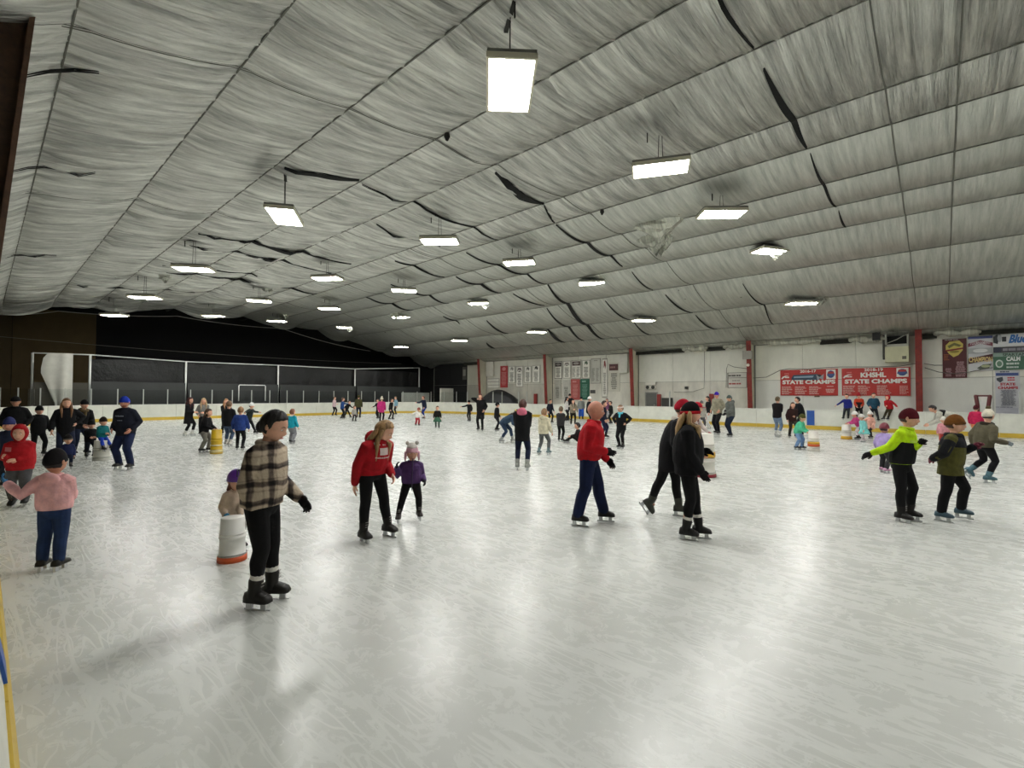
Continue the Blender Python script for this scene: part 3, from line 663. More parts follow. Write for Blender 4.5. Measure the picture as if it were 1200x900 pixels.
# doors, exit light, extinguisher cabinets
def door(n, label, r, color, handle=True):
    yl, yr, z0, z1 = wrect(*r); o = structure(put('door_%d' % n, boxg((WX-.05, yr, 0.0), (WX-.005, yl, z1)), mat(color, 'paint', .5)))
    g = Geo(); w = .07
    box(g, (WX-.08, yl, 0), (WX-.01, yl+w, z1+w)); box(g, (WX-.08, yr-w, 0), (WX-.01, yr, z1+w)); box(g, (WX-.08, yr, z1), (WX-.01, yl, z1+w))
    put('door_frame', g, mat('#8b8a82', 'paint', .5), o)
    put('door_handle', boxg((WX-.12, yr+.08, 1.0), (WX-.05, yr+.2, 1.06)), mat('#b8b8b4', 'plain', .3, metal=.8), o)
door(1, 'grey', (757, 460.5, 769.5, 478), '#5f605c')
EX = thing('exit_light', 'small white exit light with two lamps above grey door', 'light', on_x(763, 453, WF_X))
put('case', boxg((-.12, -.36, -.16), (0, .36, .05)), mat('#d8d5ca', 'plain', .5), EX); g = Geo()
for s in (-.2, .2): ball(g, (-.16, s, -.05), (.08, 0, 0), (0, .13, 0), (0, 0, .13), 10, 6)
put('lamp', g, mat('#2a2926', 'plain', .4), EX, True); put('sign_plate', boxg((-.1, -.38, .12), (-.02, .38, .3)), mat('#d9d6cb', 'plain', .5), EX)
for i, (r, lab) in enumerate((((771, 462, 774.8, 478), 'narrow red cabinet on the wall right of the grey door'), ((832, 461.5, 836.8, 478), 'narrow red cabinet on the wall behind the man in purple hat'), ((626.8, 461.5, 629.8, 474), 'narrow red post against the far wall behind the boards'))):
    b = Banner('cabinet', lab, r, '#8c2a25', 'cabinet', th=-.15); b.rect(.2, .4, .8, .8, '#a33a34', 'front')
b = Banner('speaker_box', 'dark box behind boards right of the grey door', (778.5, 466.3, 788.5, 480), '#34332f', 'box', th=-.4); b.rect(.1, .1, .9, .9, '#2a2926', 'front')
# air handler high between banner bays
ah = thing('air_handler', 'beige air handler box hanging high beside the right red column', 'air conditioner', on_x(1051, 424, 30.6))
yl, yr, z0, z1 = wrect(1038, 388, 1066, 424, 30.6); h0 = ah.location; w_ = (yl-yr)/2; hh = z1-z0
g = Geo(); box(g, (0, -w_, hh*.50), (.58, w_, hh*.58))
for p, q in (((0, -w_, hh*.94), (.58, w_, hh)), ((0, -w_, .5*hh), (.58, -w_+.07, hh)), ((0, w_-.07, .5*hh), (.58, w_, hh))): box(g, p, q)
put('frame', g, mat('#aaa99d', 'stain', .5), ah); put('inside', boxg((.3, -w_+.07, hh*.58), (.56, w_-.07, hh*.94)), mat('#141312', 'plain', .9), ah)
put('casing', boxg((0, -w_, 0), (.58, w_, hh*.5)), mat('#c3c1a0', 'stain', .6), ah)
put('louver', boxg((-.02, -w_*.8, hh*.08), (0, -w_*.45, hh*.18)), mat('#5a584c', 'plain', .6), ah); g = Geo(); tube(g, [(0, w_, hh*.6), (-.05, 0, hh*.72), (0, -w_*1.3, hh*.98)], .02, 6, False); put('brace', g, mat('#a5a497', 'plain', .5), ah, True)
put('bracket', boxg((.1, w_, hh*.1), (.5, w_+.1, hh*1.02)), mat('#3b3833', 'plain', .6), ah)
sp = thing('loudspeaker', 'small black loudspeaker beside the beige air handler', 'speaker', on_x(1027, 394, 30.5)); put('cabinet', boxg((-.1, -.16, -.2), (.2, .16, .2)), mat('#191816', 'plain', .6), sp); put('mount', boxg((.2, -.03, -.03), (.5, .03, .03)), mat('#191816', 'plain', .6), sp)
jb = thing('junction_box', 'grey electrical box on the red column above the white sign', 'electrical box', on_x(876, 416, 30.12)); put('box', boxg((-.1, -.26, -.24), (.1, .26, .24)), mat('#8f8b82', 'paint', .5), jb); put('lamp', ball(Geo(), (-.1, -.05, -.6), (.08, 0, 0), (0, .09, 0), (0, 0, .09), 8, 6), mat('#efe9dc', 'paint', .4), jb, True)
# eave openings (dark) and bundled foil along the eave
for i, (a, b_, c, d) in enumerate(((961, 396, 998, 403), (828, 403, 850, 411), (1081, 391, 1098, 397), (1147, 384, 1216, 391), (744, 410, 802, 414.5), (544, 421, 560, 428))):
    yl, yr, z0, z1 = wrect(a, b, c, d) if False else wrect(a, b_, c, d, 30.9)
    put('eave_gap', boxg((30.88, yr, z0), (30.93, yl, z1)), mat('#22221a', 'rust', .9), WR)
for (a, b_, c) in ((802, 828, 409), (880, 960, 401), (998, 1036, 398), (1098, 1147, 390), (850, 874, 406)):
    p, q = on_x(a, c, 30.75), on_x(b_, c-1, 30.75); g = Geo()
    n = 12; tube(g, [p+(q-p)*t+vec(0, 0, .05*math.sin(9*t)) for t in np.linspace(0, 1, n)], [.16+.06*math.sin(5*i) for i in range(n)], 8)
    put('foil_roll', g, mat('#b5b4a6', 'foil', .45, metal=.3), CE, True)
# cables along the wall
def wall_cable(label, pts, m='#4f4c45', r=.018):
    P = [on_x(px, py, WX-.22) for px, py in pts]; cable('cable', P, r, mat(m, 'plain', .6), label)
wall_cable('dark cable drooping along the wall above red banners', [(882, 443), (898, 442), (914, 434), (925, 432), (945, 432.5), (965, 431), (985, 430), (1005, 430), (1030, 430), (1055, 429), (1074, 426)])
wall_cable('thin dark cable sagging from column to the maroon banner', [(1083, 426), (1095, 428), (1104, 428)])
wall_cable('second thin dark cable sagging below the maroon banner level', [(1084, 431), (1100, 436), (1118, 438), (1136, 436), (1150, 433), (1163, 431)])
wall_cable('grey conduit pipe running up the wall above the white sign', [(825.5, 412), (825.5, 440), (825, 455), (812, 459), (790, 459.5)], '#77756b')
wall_cable('thin cable from pulley over the white sign', [(851, 454), (851.5, 432), (853, 427), (860, 430), (875, 432)], '#6c6a60')
b = Banner('wall_fitting', 'small black wall fitting above the plastic sheeting', (803, 453, 806.5, 456), '#211f1c', 'fitting', th=-.08)
# clear sheeting low on the wall
for (a, b_, c, d) in ((890, 464, 1074, 480), (1085, 405, 1200, 484)):
    pass
# dark covered machine behind boards in the far bay
dm = Geo(); vs = []; n = 14
pL, pR = on_x(565, 473, 30.6), on_x(611, 473, 30.6)
for k, (dx, s) in enumerate(((-1.0, .8), (-.5, 1), (0, .9))):
    for i in range(n+1):
        t = i/n; y = pL[1]+(pR[1]-pL[1])*t; vs.append((30.9+dx, y, 2.15*s*(math.sin(math.pi*(.1+.86*t)))**.55))
fs = [(r_*(n+1)+i, r_*(n+1)+i+1, (r_+1)*(n+1)+i+1, (r_+1)*(n+1)+i) for r_ in range(2) for i in range(n)]
m0 = len(vs); vs += [(29.85, v[1], 0) for v in vs[:n+1]]; fs += [(m0+i, m0+i+1, i+1, i) for i in range(n)]
m1 = len(vs); vs += [(30.95, v[1], 0) for v in vs[:n+1]]; fs += [(2*(n+1)+i, 2*(n+1)+i+1, m1+i+1, m1+i) for i in range(n)]
cm = thing('covered_machine', 'black tarp-covered hump behind boards in the far bay', 'tarp', (0, 0, 0)); put('cover', dm.add(vs, fs), mat('#1c1e20', 'tarp', .5), cm, True)
for px in (578, 588.5, 608, 617.5): 
    p = on_x(px, 470, 28.55); put('shield_post', boxg((28.5, p[1]-.03, BH), (28.56, p[1]+.03, 1.95)), POST, rb)
for px, hh in ((785, 1.95), (1195, 1.9)):
    p = on_x(px, 470, 28.55); put('shield_post', boxg((28.5, p[1]-.03, BH), (28.56, p[1]+.03, hh)), POST, rb)
# maroon folding seat back above the boards
p = on_x(1152, 478, 29.3); fc = thing('folding_chair', 'maroon chair back with white stripe showing above the boards', 'chair', (29.3, p[1], 0))
g = Geo()
for s in (-1, 1): tube(g, [(0, s*.15, .0), (0, s*.17, 1.3), (0, s*.22, 1.72)], [.02, .07, .07], 6); tube(g, [(.35, s*.15, 0), (.0, s*.16, 1.1)], .02, 6)
put('frame', g, mat('#5f2425', 'paint', .5), fc, True); put('backrest', boxg((-.03, -.26, 1.7), (.03, .26, 1.77)), mat('#5f2425', 'paint', .5), fc); put('stripe', boxg((-.02, -.06, 1.1), (.02, .06, 1.7)), mat('#d8d6d0', 'paint', .5), fc); put('seat', boxg((-.05, -.22, .85), (.4, .22, .9)), mat('#5f2425', 'paint', .5), fc)
#PART3
# ================================================================== PEOPLE AND BUCKETS
SKINS = {'l': '#d9a58a', 'm': '#c08a6c', 'r': '#c98a72', 'd': '#8a5b44'}
BAKE = []          # (object, extra Geo to append after the surface is grown)
def grow(name, geo, m, parent, vox, smooth=4, extra=None):
    o = put(name, geo, m, parent, True)
    md = o.modifiers.new('skin', 'REMESH'); md.mode = 'VOXEL'; md.voxel_size = vox; md.use_smooth_shade = True
    ms = o.modifiers.new('soft', 'SMOOTH'); ms.iterations = smooth; ms.factor = .5
    BAKE.append((o, extra)); return o
def bake_all():
    dg = bpy.context.evaluated_depsgraph_get(); out = []
    for o, ex in BAKE: out.append(bpy.data.meshes.new_from_object(o.evaluated_get(dg)))
    for (o, ex), me in zip(BAKE, out):
        o.modifiers.clear(); old = o.data
        if ex is not None:
            bm = bmesh.new(); bm.from_mesh(me); vs = [bm.verts.new(v) for v in ex.v]
            for f_ in ex.f:
                try: bm.faces.new([vs[i] for i in f_])
                except ValueError: pass
            bm.to_mesh(me); bm.free()
        me.materials.clear(); me.materials.append(old.materials[0]); me.polygons.foreach_set('use_smooth', [True]*len(me.polygons))
        o.data = me; bpy.data.meshes.remove(old)
def ik(a, b_, l1, l2, pole):
    a = np.asarray(a, float); b_ = np.asarray(b_, float); d = b_-a; L = np.linalg.norm(d)
    if L > (l1+l2)*.999: b_ = a+d/L*(l1+l2)*.999; d = b_-a; L = np.linalg.norm(d)
    L = max(L, abs(l1-l2)+.01); x = (l1*l1-l2*l2+L*L)/(2*L); h = math.sqrt(max(0, l1*l1-x*x)); dn = nrm(d)
    p = np.asarray(pole, float); p = nrm(p-dn*np.dot(p, dn)); return a+dn*x+p*h, b_
def hand(g, w, d, back, thumb, s, fat=1.0, curl=.5):
    """palm, four unequal bent fingers and a thumb; w wrist, d pointing dir, back = back-of-hand normal, thumb = thumb side"""
    d = nrm(d); back = nrm(back-d*np.dot(back, d)); th = nrm(np.cross(d, back)); th = th if np.dot(th, thumb) > 0 else -th
    pl = s*.52
    rings = []
    for t, a, b_ in ((-.12, .20, .15), (0, .22, .16), (.25, .27, .16), (.7, .36, .14), (1, .34, .12), (1.08, .24, .06)):
        rings.append(ell(w+d*pl*t, th, back, a*s*.56*fat, b_*s*.62*fat, 8))
    loft(g, rings)
    for i, (off, ln) in enumerate(((.27, .44), (.09, .50), (-.09, .46), (-.26, .36))):
        p = w+d*pl*(1.0-.03*abs(i-1))+th*off*s*.62; q = d; pts = [p-d*s*.06, p]; ang = 0
        for seg in (.42, .32, .26):
            ang += curl*(.5+.12*i); q = nrm(d*math.cos(ang)-back*math.sin(ang)); p = p+q*ln*s*seg; pts.append(p)
        tube(g, pts, [s*.055*fat, s*.056*fat, s*.052*fat, s*.046*fat, s*.038*fat], 6)
    p = w+d*pl*.22+th*s*.14; q = nrm(d*.75+th*.75-back*.25)
    tube(g, [p, p+q*s*.18, p+q*s*.18+nrm(d+th*.25-back*.35)*s*.17, p+q*s*.18+nrm(d+th*.05-back*.5)*s*.27], [s*.075*fat, s*.065*fat, s*.054*fat, s*.042*fat], 6)
class Head:
    def __init__(s, c, f, l, u, hh): s.c, s.f, s.l, s.u, s.hh = c, f, l, u, hh
    def pt(s, dx, dy, dz, k=1.0, feat=True):
        """head surface in direction (front, left, up)"""
        hh = s.hh; jaw = max(0, -dz)
        w = .335*(1-.30*jaw**1.5); dep = .42 if dx > 0 else .44*(1-.45*jaw**1.4)
        x = dx*dep; y = dy*w; z = dz*.5
        if dx > 0:
            x += .06*jaw*dx*(1 if dz > -.9 else .6)
            if feat:
                x += .085*math.exp(-((dy/.13)**2+((dz+.18)/.15)**2))                       # nose
                x -= .030*(math.exp(-(((dy-.36)/.17)**2+((dz-.02)/.13)**2))+math.exp(-(((dy+.36)/.17)**2+((dz-.02)/.13)**2)))  # sockets
                x += .014*math.exp(-((dz-.2)/.1)**2)*math.exp(-(dy/.5)**2)                 # brow
                x += .02*math.exp(-((dy/.25)**2+((dz+.52)/.09)**2))                        # lips
                x += .025*math.exp(-((dy/.25)**2+((dz+.86)/.15)**2))                       # chin
        return s.c+(s.f*x+s.l*y+s.u*z)*hh*k
    def geo(s, g, nu=28, nv=22):
        vs = [s.pt(0, 0, -1)]; fs = []
        for i in range(1, nv):
            t = math.pi*i/nv
            for j in range(nu):
                p = 2*math.pi*j/nu; vs.append(s.pt(math.sin(t)*math.cos(p), math.sin(t)*math.sin(p), -math.cos(t)))
        vs.append(s.pt(0, 0, 1))
        for j in range(nu): fs.append((0, 1+(j+1) % nu, 1+j)); fs.append((len(vs)-1, 1+(nv-2)*nu+j, 1+(nv-2)*nu+(j+1) % nu))
        for i in range(nv-2):
            for j in range(nu):
                a = 1+i*nu+j; b_ = 1+i*nu+(j+1) % nu; fs.append((a, b_, b_+nu, a+nu))
        g.add(vs, fs)
        for sd in (-1, 1):
            ball(g, s.c+(s.l*sd*.345-s.f*.03-s.u*.03)*s.hh, s.f*s.hh*.07-s.u*s.hh*.01, s.l*s.hh*.03, s.u*s.hh*.115, 8, 6)
        return g
    def shell(s, k, inside, nu=32, nv=24, seed=0, amp=.02):
        """closed shell over the head that dives under the skin where inside(dx,dy,dz) -> 1"""
        rg = np.random.default_rng(seed); ph = rg.uniform(0, 6.3, 4); g = Geo(); vs = []; fs = []
        def P(dx, dy, dz):
            w = inside(dx, dy, dz); az = math.atan2(dy, dx); kk = k*(1+amp*(math.sin(9*az+ph[0])+.6*math.sin(17*az+4*dz+ph[1])))
            return s.pt(dx, dy, dz, kk*(1-w)+.86*w, False)
        vs.append(P(0, 0, -1))
        for i in range(1, nv):
            t = math.pi*i/nv
            for j in range(nu):
                p = 2*math.pi*j/nu; vs.append(P(math.sin(t)*math.cos(p), math.sin(t)*math.sin(p), -math.cos(t)))
        vs.append(P(0, 0, 1))
        for j in range(nu): fs.append((0, 1+(j+1) % nu, 1+j)); fs.append((len(vs)-1, 1+(nv-2)*nu+j, 1+(nv-2)*nu+(j+1) % nu))
        for i in range(nv-2):
            for j in range(nu):
                a = 1+i*nu+j; b_ = 1+i*nu+(j+1) % nu; fs.append((a, b_, b_+nu, a+nu))
        return g.add(vs, fs)
    def dome(s, k, z0, top=1.0, slouch=0.0, nu=20, nv=9):
        """cap from height z0 up (z0 may vary from front to back)"""
        g = Geo(); rings = []
        for i in range(nv+1):
            t = i/nv
            ring = []
            for j in range(nu):
                az = 2*math.pi*j/nu; zz = z0 if not callable(z0) else z0(math.cos(az))
                dz = zz+(math.sin(t*math.pi/2))*(.995-zz); r = math.sqrt(max(.0005, 1-dz*dz))
                p = s.pt(r*math.cos(az), r*math.sin(az), dz, k, False); p = p+s.u*s.hh*.5*(top-1)*max(0, dz)**2-s.f*slouch*s.hh*max(0, dz)**2
                ring.append(p)
            rings.append(ring)
        inner = [s.c+(p-s.c)*.9 for p in rings[0]]
        return loft(g, [inner]+rings)
    def band(s, k0, k1, z0, z1, n=24):
        g = Geo(); A = [(k0*.88, z0), (k1, z0), (k1*1.01, (z0+z1)/2), (k1, z1), (k0*.88, z1)]; rings = []
        for kk, zz in A:
            r = math.sqrt(1-zz*zz); rings.append([s.pt(r*math.cos(a), r*math.sin(a), zz, kk, False) for a in np.linspace(0, 2*math.pi, n, endpoint=False)])
        return loft(g, rings)

def person(label, feet, top=None, face=0, h=None, hgt=None, lean=4, side=0, jac='#111214', jkind='cloth', tro='#0e0f12', hair='#2b1d16', hs='short', hat=None, hatc='#111111',
           band=None, pom=None, skin='l', boot='#141414', glove=None, hem=-.05, bulk=1.0, slim=1.0, flare=1.0, LF=None, RF=None, LFup=0, RFup=0, LFt=0, RFt=0, LH='down', RH='down', PV=None, HD=None, hy=None, hp=8,
           spread=.07, stride=.05, crouch=.02, px=False, lod=0, hoodback=False, hoodc=None, scarf=None, skirt=None, jac2=None, sock=None, bare=True, group='skaters out on the ice', seat=None, legdir=None, cat='person', twist=0, z0=0.0, skirtc=None, beard=None, vest=None, bfat=1.0, slv=None):
    """One figure. feet: pixel of the point on the ice between the skates; top: pixel row of the top of head or hat.
    face: 0 looks at the viewer, 90 to the picture's right, 180 away.  LH/RH: preset or (right, away, up) metres or ('px', x, y, away)."""
    O = on_z(feet[0], feet[1], z0)
    f_ = 1.0
    if seat is None:
        lim = min([1.0]+([(36.2)/O[1]] if O[1] > 36.2 else [])+([27.8/O[0]] if O[0] > 27.8 else []))
        O = vec(O[0]*lim, O[1]*lim, z0)
    else: O = vec(*seat, z0) if len(seat) == 2 else vec(*seat)
    ax = nrm(vec(O[0], O[1], 0)); er = vec(ax[1], -ax[0], 0)                     # away, right
    dep = float(np.dot(O-EYEP, FW)); ppm = F/dep
    if h is None:
        tp = (feet[1]-top)/(F/float(np.dot(on_z(feet[0], feet[1], z0)-EYEP, FW)))
        h = tp*.955 if hat else tp*.965
        h -= .05*min(1, h/1.6); h = min(1.93, max(.72, h))
    child = max(0, min(1, (1.5-h)/.7)); hh = .185+.040*h
    RZ = math.atan2(er[1], er[0])
    t = thing('person', label, cat, O, RZ, group)
    X, A_, U = vec(1, 0, 0), vec(0, 1, 0), vec(0, 0, 1)
    def loc(px_, py_, away=0.0):
        d = ray(px_, py_); base = float(np.dot(O-EYEP, ax))
        k = (base+away)/float(np.dot(d, ax)); P = EYEP+d*k-O
        return vec(np.dot(P, er), np.dot(P, ax), P[2])
    def grd(px_, py_, up=0):
        P = on_z(px_, py_, up)-O; return vec(np.dot(P, er), np.dot(P, ax), 0)
    fr = math.radians(face); fw = vec(math.sin(fr), -math.cos(fr), 0); lf = vec(math.cos(fr), math.sin(fr), 0)
    sk = .035+.045*min(1, h/1.7); fl = .10*h+.07 if h > 1.2 else .12*h+.06; ah = .045*h
    leg = .50*h-(hh-.150*h)*.5; LT = (leg-ah)*.515; LS = (leg-ah)*.495
    torso = h-leg-hh*.93-.035*h; aU, aF = .165*h, .145*h; hs_ = .098*h
    lw = lf; hipw = .052*h
    PVp = loc(*PV) if PV else None
    # feet
    ftL = np.array(fw); ftR = np.array(fw)
    if legdir is not None:
        a = math.radians(legdir); fw2 = vec(math.sin(a), -math.cos(a), 0)
    else: fw2 = fw
    lf2 = vec(-fw2[1], fw2[0], 0)
    def foot(spec, sgn, up):
        if spec is None: p = lf2*sgn*spread*h+fw2*(stride*h*sgn)
        elif spec[0] == 'px': p = loc(*spec[1:])
        elif spec[0] == 'g': p = grd(*spec[1:])
        else: p = fw2*spec[0]*h+lf2*spec[1]*h
        if spec is not None and spec[0] == 'px': return p
        return vec(p[0], p[1], sk+ah+up*h)
    aL = foot(LF, 1, LFup); aR = foot(RF, -1, RFup)
    if PVp is not None and seat is None and len(PV) == 3: PVp[2] = sk+leg+.012*h-(crouch-.02)*h
    if PVp is None:
        hz = sk+leg+.005*h-crouch*h
        mid = (aL+aR)/2 if (LFup == 0 and RFup == 0 and LF is None and RF is None) else vec(0, 0, 0)
        PVp = vec(0, 0, hz)-fw*math.sin(math.radians(lean))*torso*.35+vec(mid[0], mid[1], 0)
        if seat is not None: PVp = vec(0, 0, .10*h)
    ln = math.radians(lean); td = nrm(U*math.cos(ln)+fw*math.sin(ln)+lf*math.sin(math.radians(side)))
    hyr = math.radians(face if hy is None else hy); hf0 = vec(math.sin(hyr), -math.cos(hyr), 0); hl = vec(math.cos(hyr), math.sin(hyr), 0)
    hpr = math.radians(hp); hf = nrm(hf0*math.cos(hpr)-U*math.sin(hpr)); hu = np.cross(hf, hl); hu = hu if hu[2] > 0 else -hu
    if HD:
        hc = loc(*HD); v = hc-hu*hh*.40-PVp; torso = min(torso*1.25, max(torso*.7, np.linalg.norm(v)-.045*h)); td = nrm(v)
        nb = PVp+td*torso
    else:
        nb = PVp+td*torso; nd = nrm(td*.6+U*.4); hc = nb+nd*(.035*h)+hu*hh*.42+hf*.0*hh
    HDp = Head(hc, hf, hl, hu, hh)
    tw = math.radians(twist); lt = nrm(lf*math.cos(tw)+fw*math.sin(tw)); lt = nrm(lt-td*np.dot(lt, td)); ft = np.cross(lt, td); ft = ft if np.dot(ft, fw) > -.2 else -ft
    lp = lf; shL = nb-td*.035*h+lt*hs_; shR = nb-td*.035*h-lt*hs_
    hipL = PVp+lp*hipw-U*.02*h; hipR = PVp-lp*hipw-U*.02*h
    kL, aL2 = ik(hipL, aL, LT, LS, fw2*1.0+lf2*.15+U*(.6 if seat is not None else 0)); kR, aR2 = ik(hipR, aR, LT, LS, fw2*1.0-lf2*.15+U*(.6 if seat is not None else 0))
    # arms
    armL = aU+aF
    PRE = {'down': (.06, .16, -.95), 'relax': (.18, .22, -.9), 'out': (.12, .72, -.62), 'wide': (.1, .93, -.25), 'fwd': (.72, .05, -.55), 'low': (.5, -.05, -.75), 'front': (.38, -.28, -.55), 'pocket': (.16, .10, -.76),
           'hip': (.02, .12, -.62), 'chest': (.38, -.25, -.30), 'face': (.30, -.05, .22), 'back': (-.45, .25, -.78), 'up': (.25, .45, .5), 'reach': (.9, .05, -.25), 'side': (.25, .55, -.55)}
    def arm(spec, sh, sgn):
        if isinstance(spec, str): a, b_, c = PRE[spec]; q = sh+(fw*a+lf*sgn*b_+U*c)*armL
        elif spec[0] == 'px': q = loc(*spec[1:])
        else: q = sh+(fw*spec[0]+lf*sgn*spec[1]+U*spec[2])*armL
        pole = -fw*.8+lf*sgn*(1.6 if spec == 'hip' else .55)-U*.5 if isinstance(spec, str) else -fw*.45+lf*sgn*.25-U*.9
        e, w = ik(sh, q, aU, aF, pole); return e, w
    eL, wL = arm(LH, shL, 1); eR, wR = arm(RH, shR, -1)
    vox = {0: .021, 1: .016, 2: .0105}[lod]*(max(.62, min(1, h/1.6)))
    # ---- body: one surface
    g = Geo(); n = 12
    def trunk(g, prof, o_, x=1.0, low=0):
        rings = []
        for s_, a, b_ in prof:
            if s_ >= 0: c = PVp+td*torso*s_; u_, v_ = nrm(lp*(1-s_)+lt*s_), ft
            else:
                c = PVp+U*(s_*torso*.0)+(-U)*(-s_)*h-td*0+fw*low*(-s_); u_, v_ = lp, fw
                pass
            v_ = nrm(v_-u_*np.dot(u_, v_)); rings.append(ell(c, u_, v_, (a*h*x+o_), (b_*h*x+o_), 16))
        return loft(g, rings)
    cw = 1+.12*child
    trunk(g, [(-.07, .05, .05), (-.05, .08, .07), (0, .096*cw, .074*cw), (.3, .080*cw, .062*cw), (.65, .094, .068), (.88, .098, .058), (.98, .05, .042)], 0, slim)
    tube(g, [nb-td*.04*h, nb+td*.01*h, hc-hu*hh*.25], [.036*h, .032*h, .031*h+.002], 10)
    for sh, e, w in ((shL, eL, wL), (shR, eR, wR)):
        tube(g, [sh, e, w], [.033*h, .025*h, .018*h], 8)
    for hp_, kn, an, fd in ((hipL, kL, aL2, fw2), (hipR, kR, aR2, fw2)):
        cf = kn+(an-kn)*.3-fw2*.01*h
        tube(g, [hp_, hp_+(kn-hp_)*.5, kn, cf, an], [.050*h*slim, .044*h*slim, .034*h, .034*h, .024*h], 10)
        tube(g, [an, an-U*ah*.45+fd*fl*.22], [.022*h, .012*h], 8)
    ex = Geo(); HDp.geo(ex)
    hsz = .105*h+.005*child
    def hdir(e, w): return nrm(w-e)
    hands = []
    for e, w, sgn, spec in ((eL, wL, 1, LH), (eR, wR, -1, RH)):
        d = hdir(e, w); bk = nrm(lf*sgn*.8-fw*.1+U*.25); thm = fw+U*.1
        if abs(np.dot(d, bk)) > .9: bk = U
        hands.append((w+d*hsz*.06, d, bk, thm))
        if glove is None: hand(ex, w+d*hsz*.05, d, bk, thm, hsz, 1.0, .45)
    grow('body', g, mat(SKINS[skin], 'skin', .55), t, vox*1.15, 3, ex)
    if lod > 0:
        g = Geo(); gp = Geo()
        for sd in (-1, 1):
            ec = HDp.pt(.90, sd*.335, .03, .97); e1 = Geo(); ball(e1, ec, hf*.045*hh, hl*.062*hh, hu*.034*hh, 10, 6); put('eye', e1, mat('#e6ded8', 'plain', .3), t, True)
            e2 = Geo(); ball(e2, ec+hf*.022*hh-hu*.006*hh, hf*.027*hh, hl*.030*hh, hu*.028*hh, 8, 6); put('iris', e2, mat('#2c1d15', 'plain', .3), bpy.data.objects[t.children[-1].name], True)
            b1 = Geo(); tube(b1, [HDp.pt(.9, sd*.16, .20, 1.02), HDp.pt(.86, sd*.36, .25, 1.02), HDp.pt(.76, sd*.55, .18, 1.02)], [.014*hh, .016*hh, .009*hh], 5); put('eyebrow', b1, mat(hair if hs != 'bald' else '#6b4a38', 'hair', .8), t, True)
        m1 = Geo(); ball(m1, HDp.pt(.86, 0, -.52, 1.0), hf*.028*hh, hl*.105*hh, hu*.026*hh, 10, 6); put('mouth', m1, mat('#a4534c', 'plain', .5), t, True)
    # ---- clothing
    JM = mat(jac, jkind, .85)
    o_ = (.011+.0045*bulk)*(.7+.3*min(1, h/1.6))
    hm = abs(hem); prof = []
    if hem < -.07:
        for k_ in np.linspace(1, .25, max(3, int(hm/.05))): prof.append((-hm*k_, (.094*cw)*(1+(flare-1)*k_)+.004, (.076*cw)*(1+(flare-1)*k_)+.004))
    else: prof.append((hem if hem < 0 else -.001, .098*cw, .078*cw))
    if hem < -.03: prof.append((-.001, .099*cw, .078*cw))
    bx = .004*bulk
    prof += [(.12, .096*cw+bx, .076*cw+bx), (.35, .090*cw+bx*1.6, .072*cw+bx*1.6), (.65, .100+bx, .075+bx), (.86, .104+bx*.5, .064+bx*.5), (.97, .062, .05), (1.03, .044, .043)]
    g = Geo(); trunk(g, prof, o_, slim)
    sl = (.005+.0045*bulk)*(.7+.3*min(1, h/1.6))
    cuffs = []
    for sh, e, w in ((shL, eL, wL), (shR, eR, wR)):
        tube(g, [sh-(sh-nb)*.3, sh, sh+(e-sh)*.5, e, e+(w-e)*.5, w-(w-e)*.04], [.036*h+sl, .041*h+sl, .036*h+sl, .031*h+sl, .028*h+sl, .023*h+sl*.9], 10)
        cuffs.append((e, w))
    jk = grow('jacket', g, JM, t, vox, 4)
    if jac2:      # contrasting lower/front panels worn over the jacket
        g = Geo(); pr = [(s_, a*1.02, b_*1.05) for s_, a, b_ in prof if s_ <= .7]
        pr[0] = (pr[0][0]+.002, pr[0][1], pr[0][2])
        trunk(g, pr, o_+.004, slim); grow('vest', g, mat(jac2, 'cloth', .85), t, vox, 4)
    if vest: # coloured block across the chest/shoulders
        g = Geo(); pr = [(s_, a*1.02, b_*1.04) for s_, a, b_ in prof if .55 <= s_ <= .98]; trunk(g, pr, o_+.005, slim); grow('yoke', g, mat(vest, 'cloth', .85), t, vox, 4)
    if slv:
        for sh, e, w in ((shL, eL, wL), (shR, eR, wR)):
            g = Geo(); tube(g, [sh+(e-sh)*.25, e, w-(w-e)*.02], [.039*h+sl+.004, .033*h+sl+.004, .025*h+sl+.003], 10); grow('sleeve', g, mat(slv, 'cloth', .85), t, vox, 4)
    TM = mat(tro, 'cloth', .85); b_ = .010*bfat
    g = Geo(); trunk(g, [(-.085, .055, .055), (-.05, .09*cw, .074*cw), (0, .099*cw, .077*cw), (.16, .092*cw, .072*cw)], .004, slim)
    ankles = []
    for hp_, kn, an in ((hipL, kL, aL2), (hipR, kR, aR2)):
        cf = kn+(an-kn)*.32-fw2*.008*h; en = an+(kn-an)*(.44 if sock else .20 if bfat < 1.5 else .04)
        tube(g, [hp_, hp_+(kn-hp_)*.5, kn, cf, en], [.052*h*slim+b_, .046*h*slim+b_, .036*h+b_, .035*h+b_, .027*h+b_*1.2], 10)
        ankles.append((an, kn))
    grow('trousers', g, TM, t, vox*1.1, 4)
    if skirt:
        g = Geo(); rings = []
        for q, rr in ((.03, .10), (-.05, .13), (-.12, .17), (-.20, .20)): rings.append([p+U*.008*h*math.sin(5*i) for i, p in enumerate(ell(PVp+U*q*h, lp, np.cross(U, lp), rr*h, rr*h*.9, 18))])
        loft(g, rings); put('skirt', g, mat(skirt, 'cloth', .8), t, True)
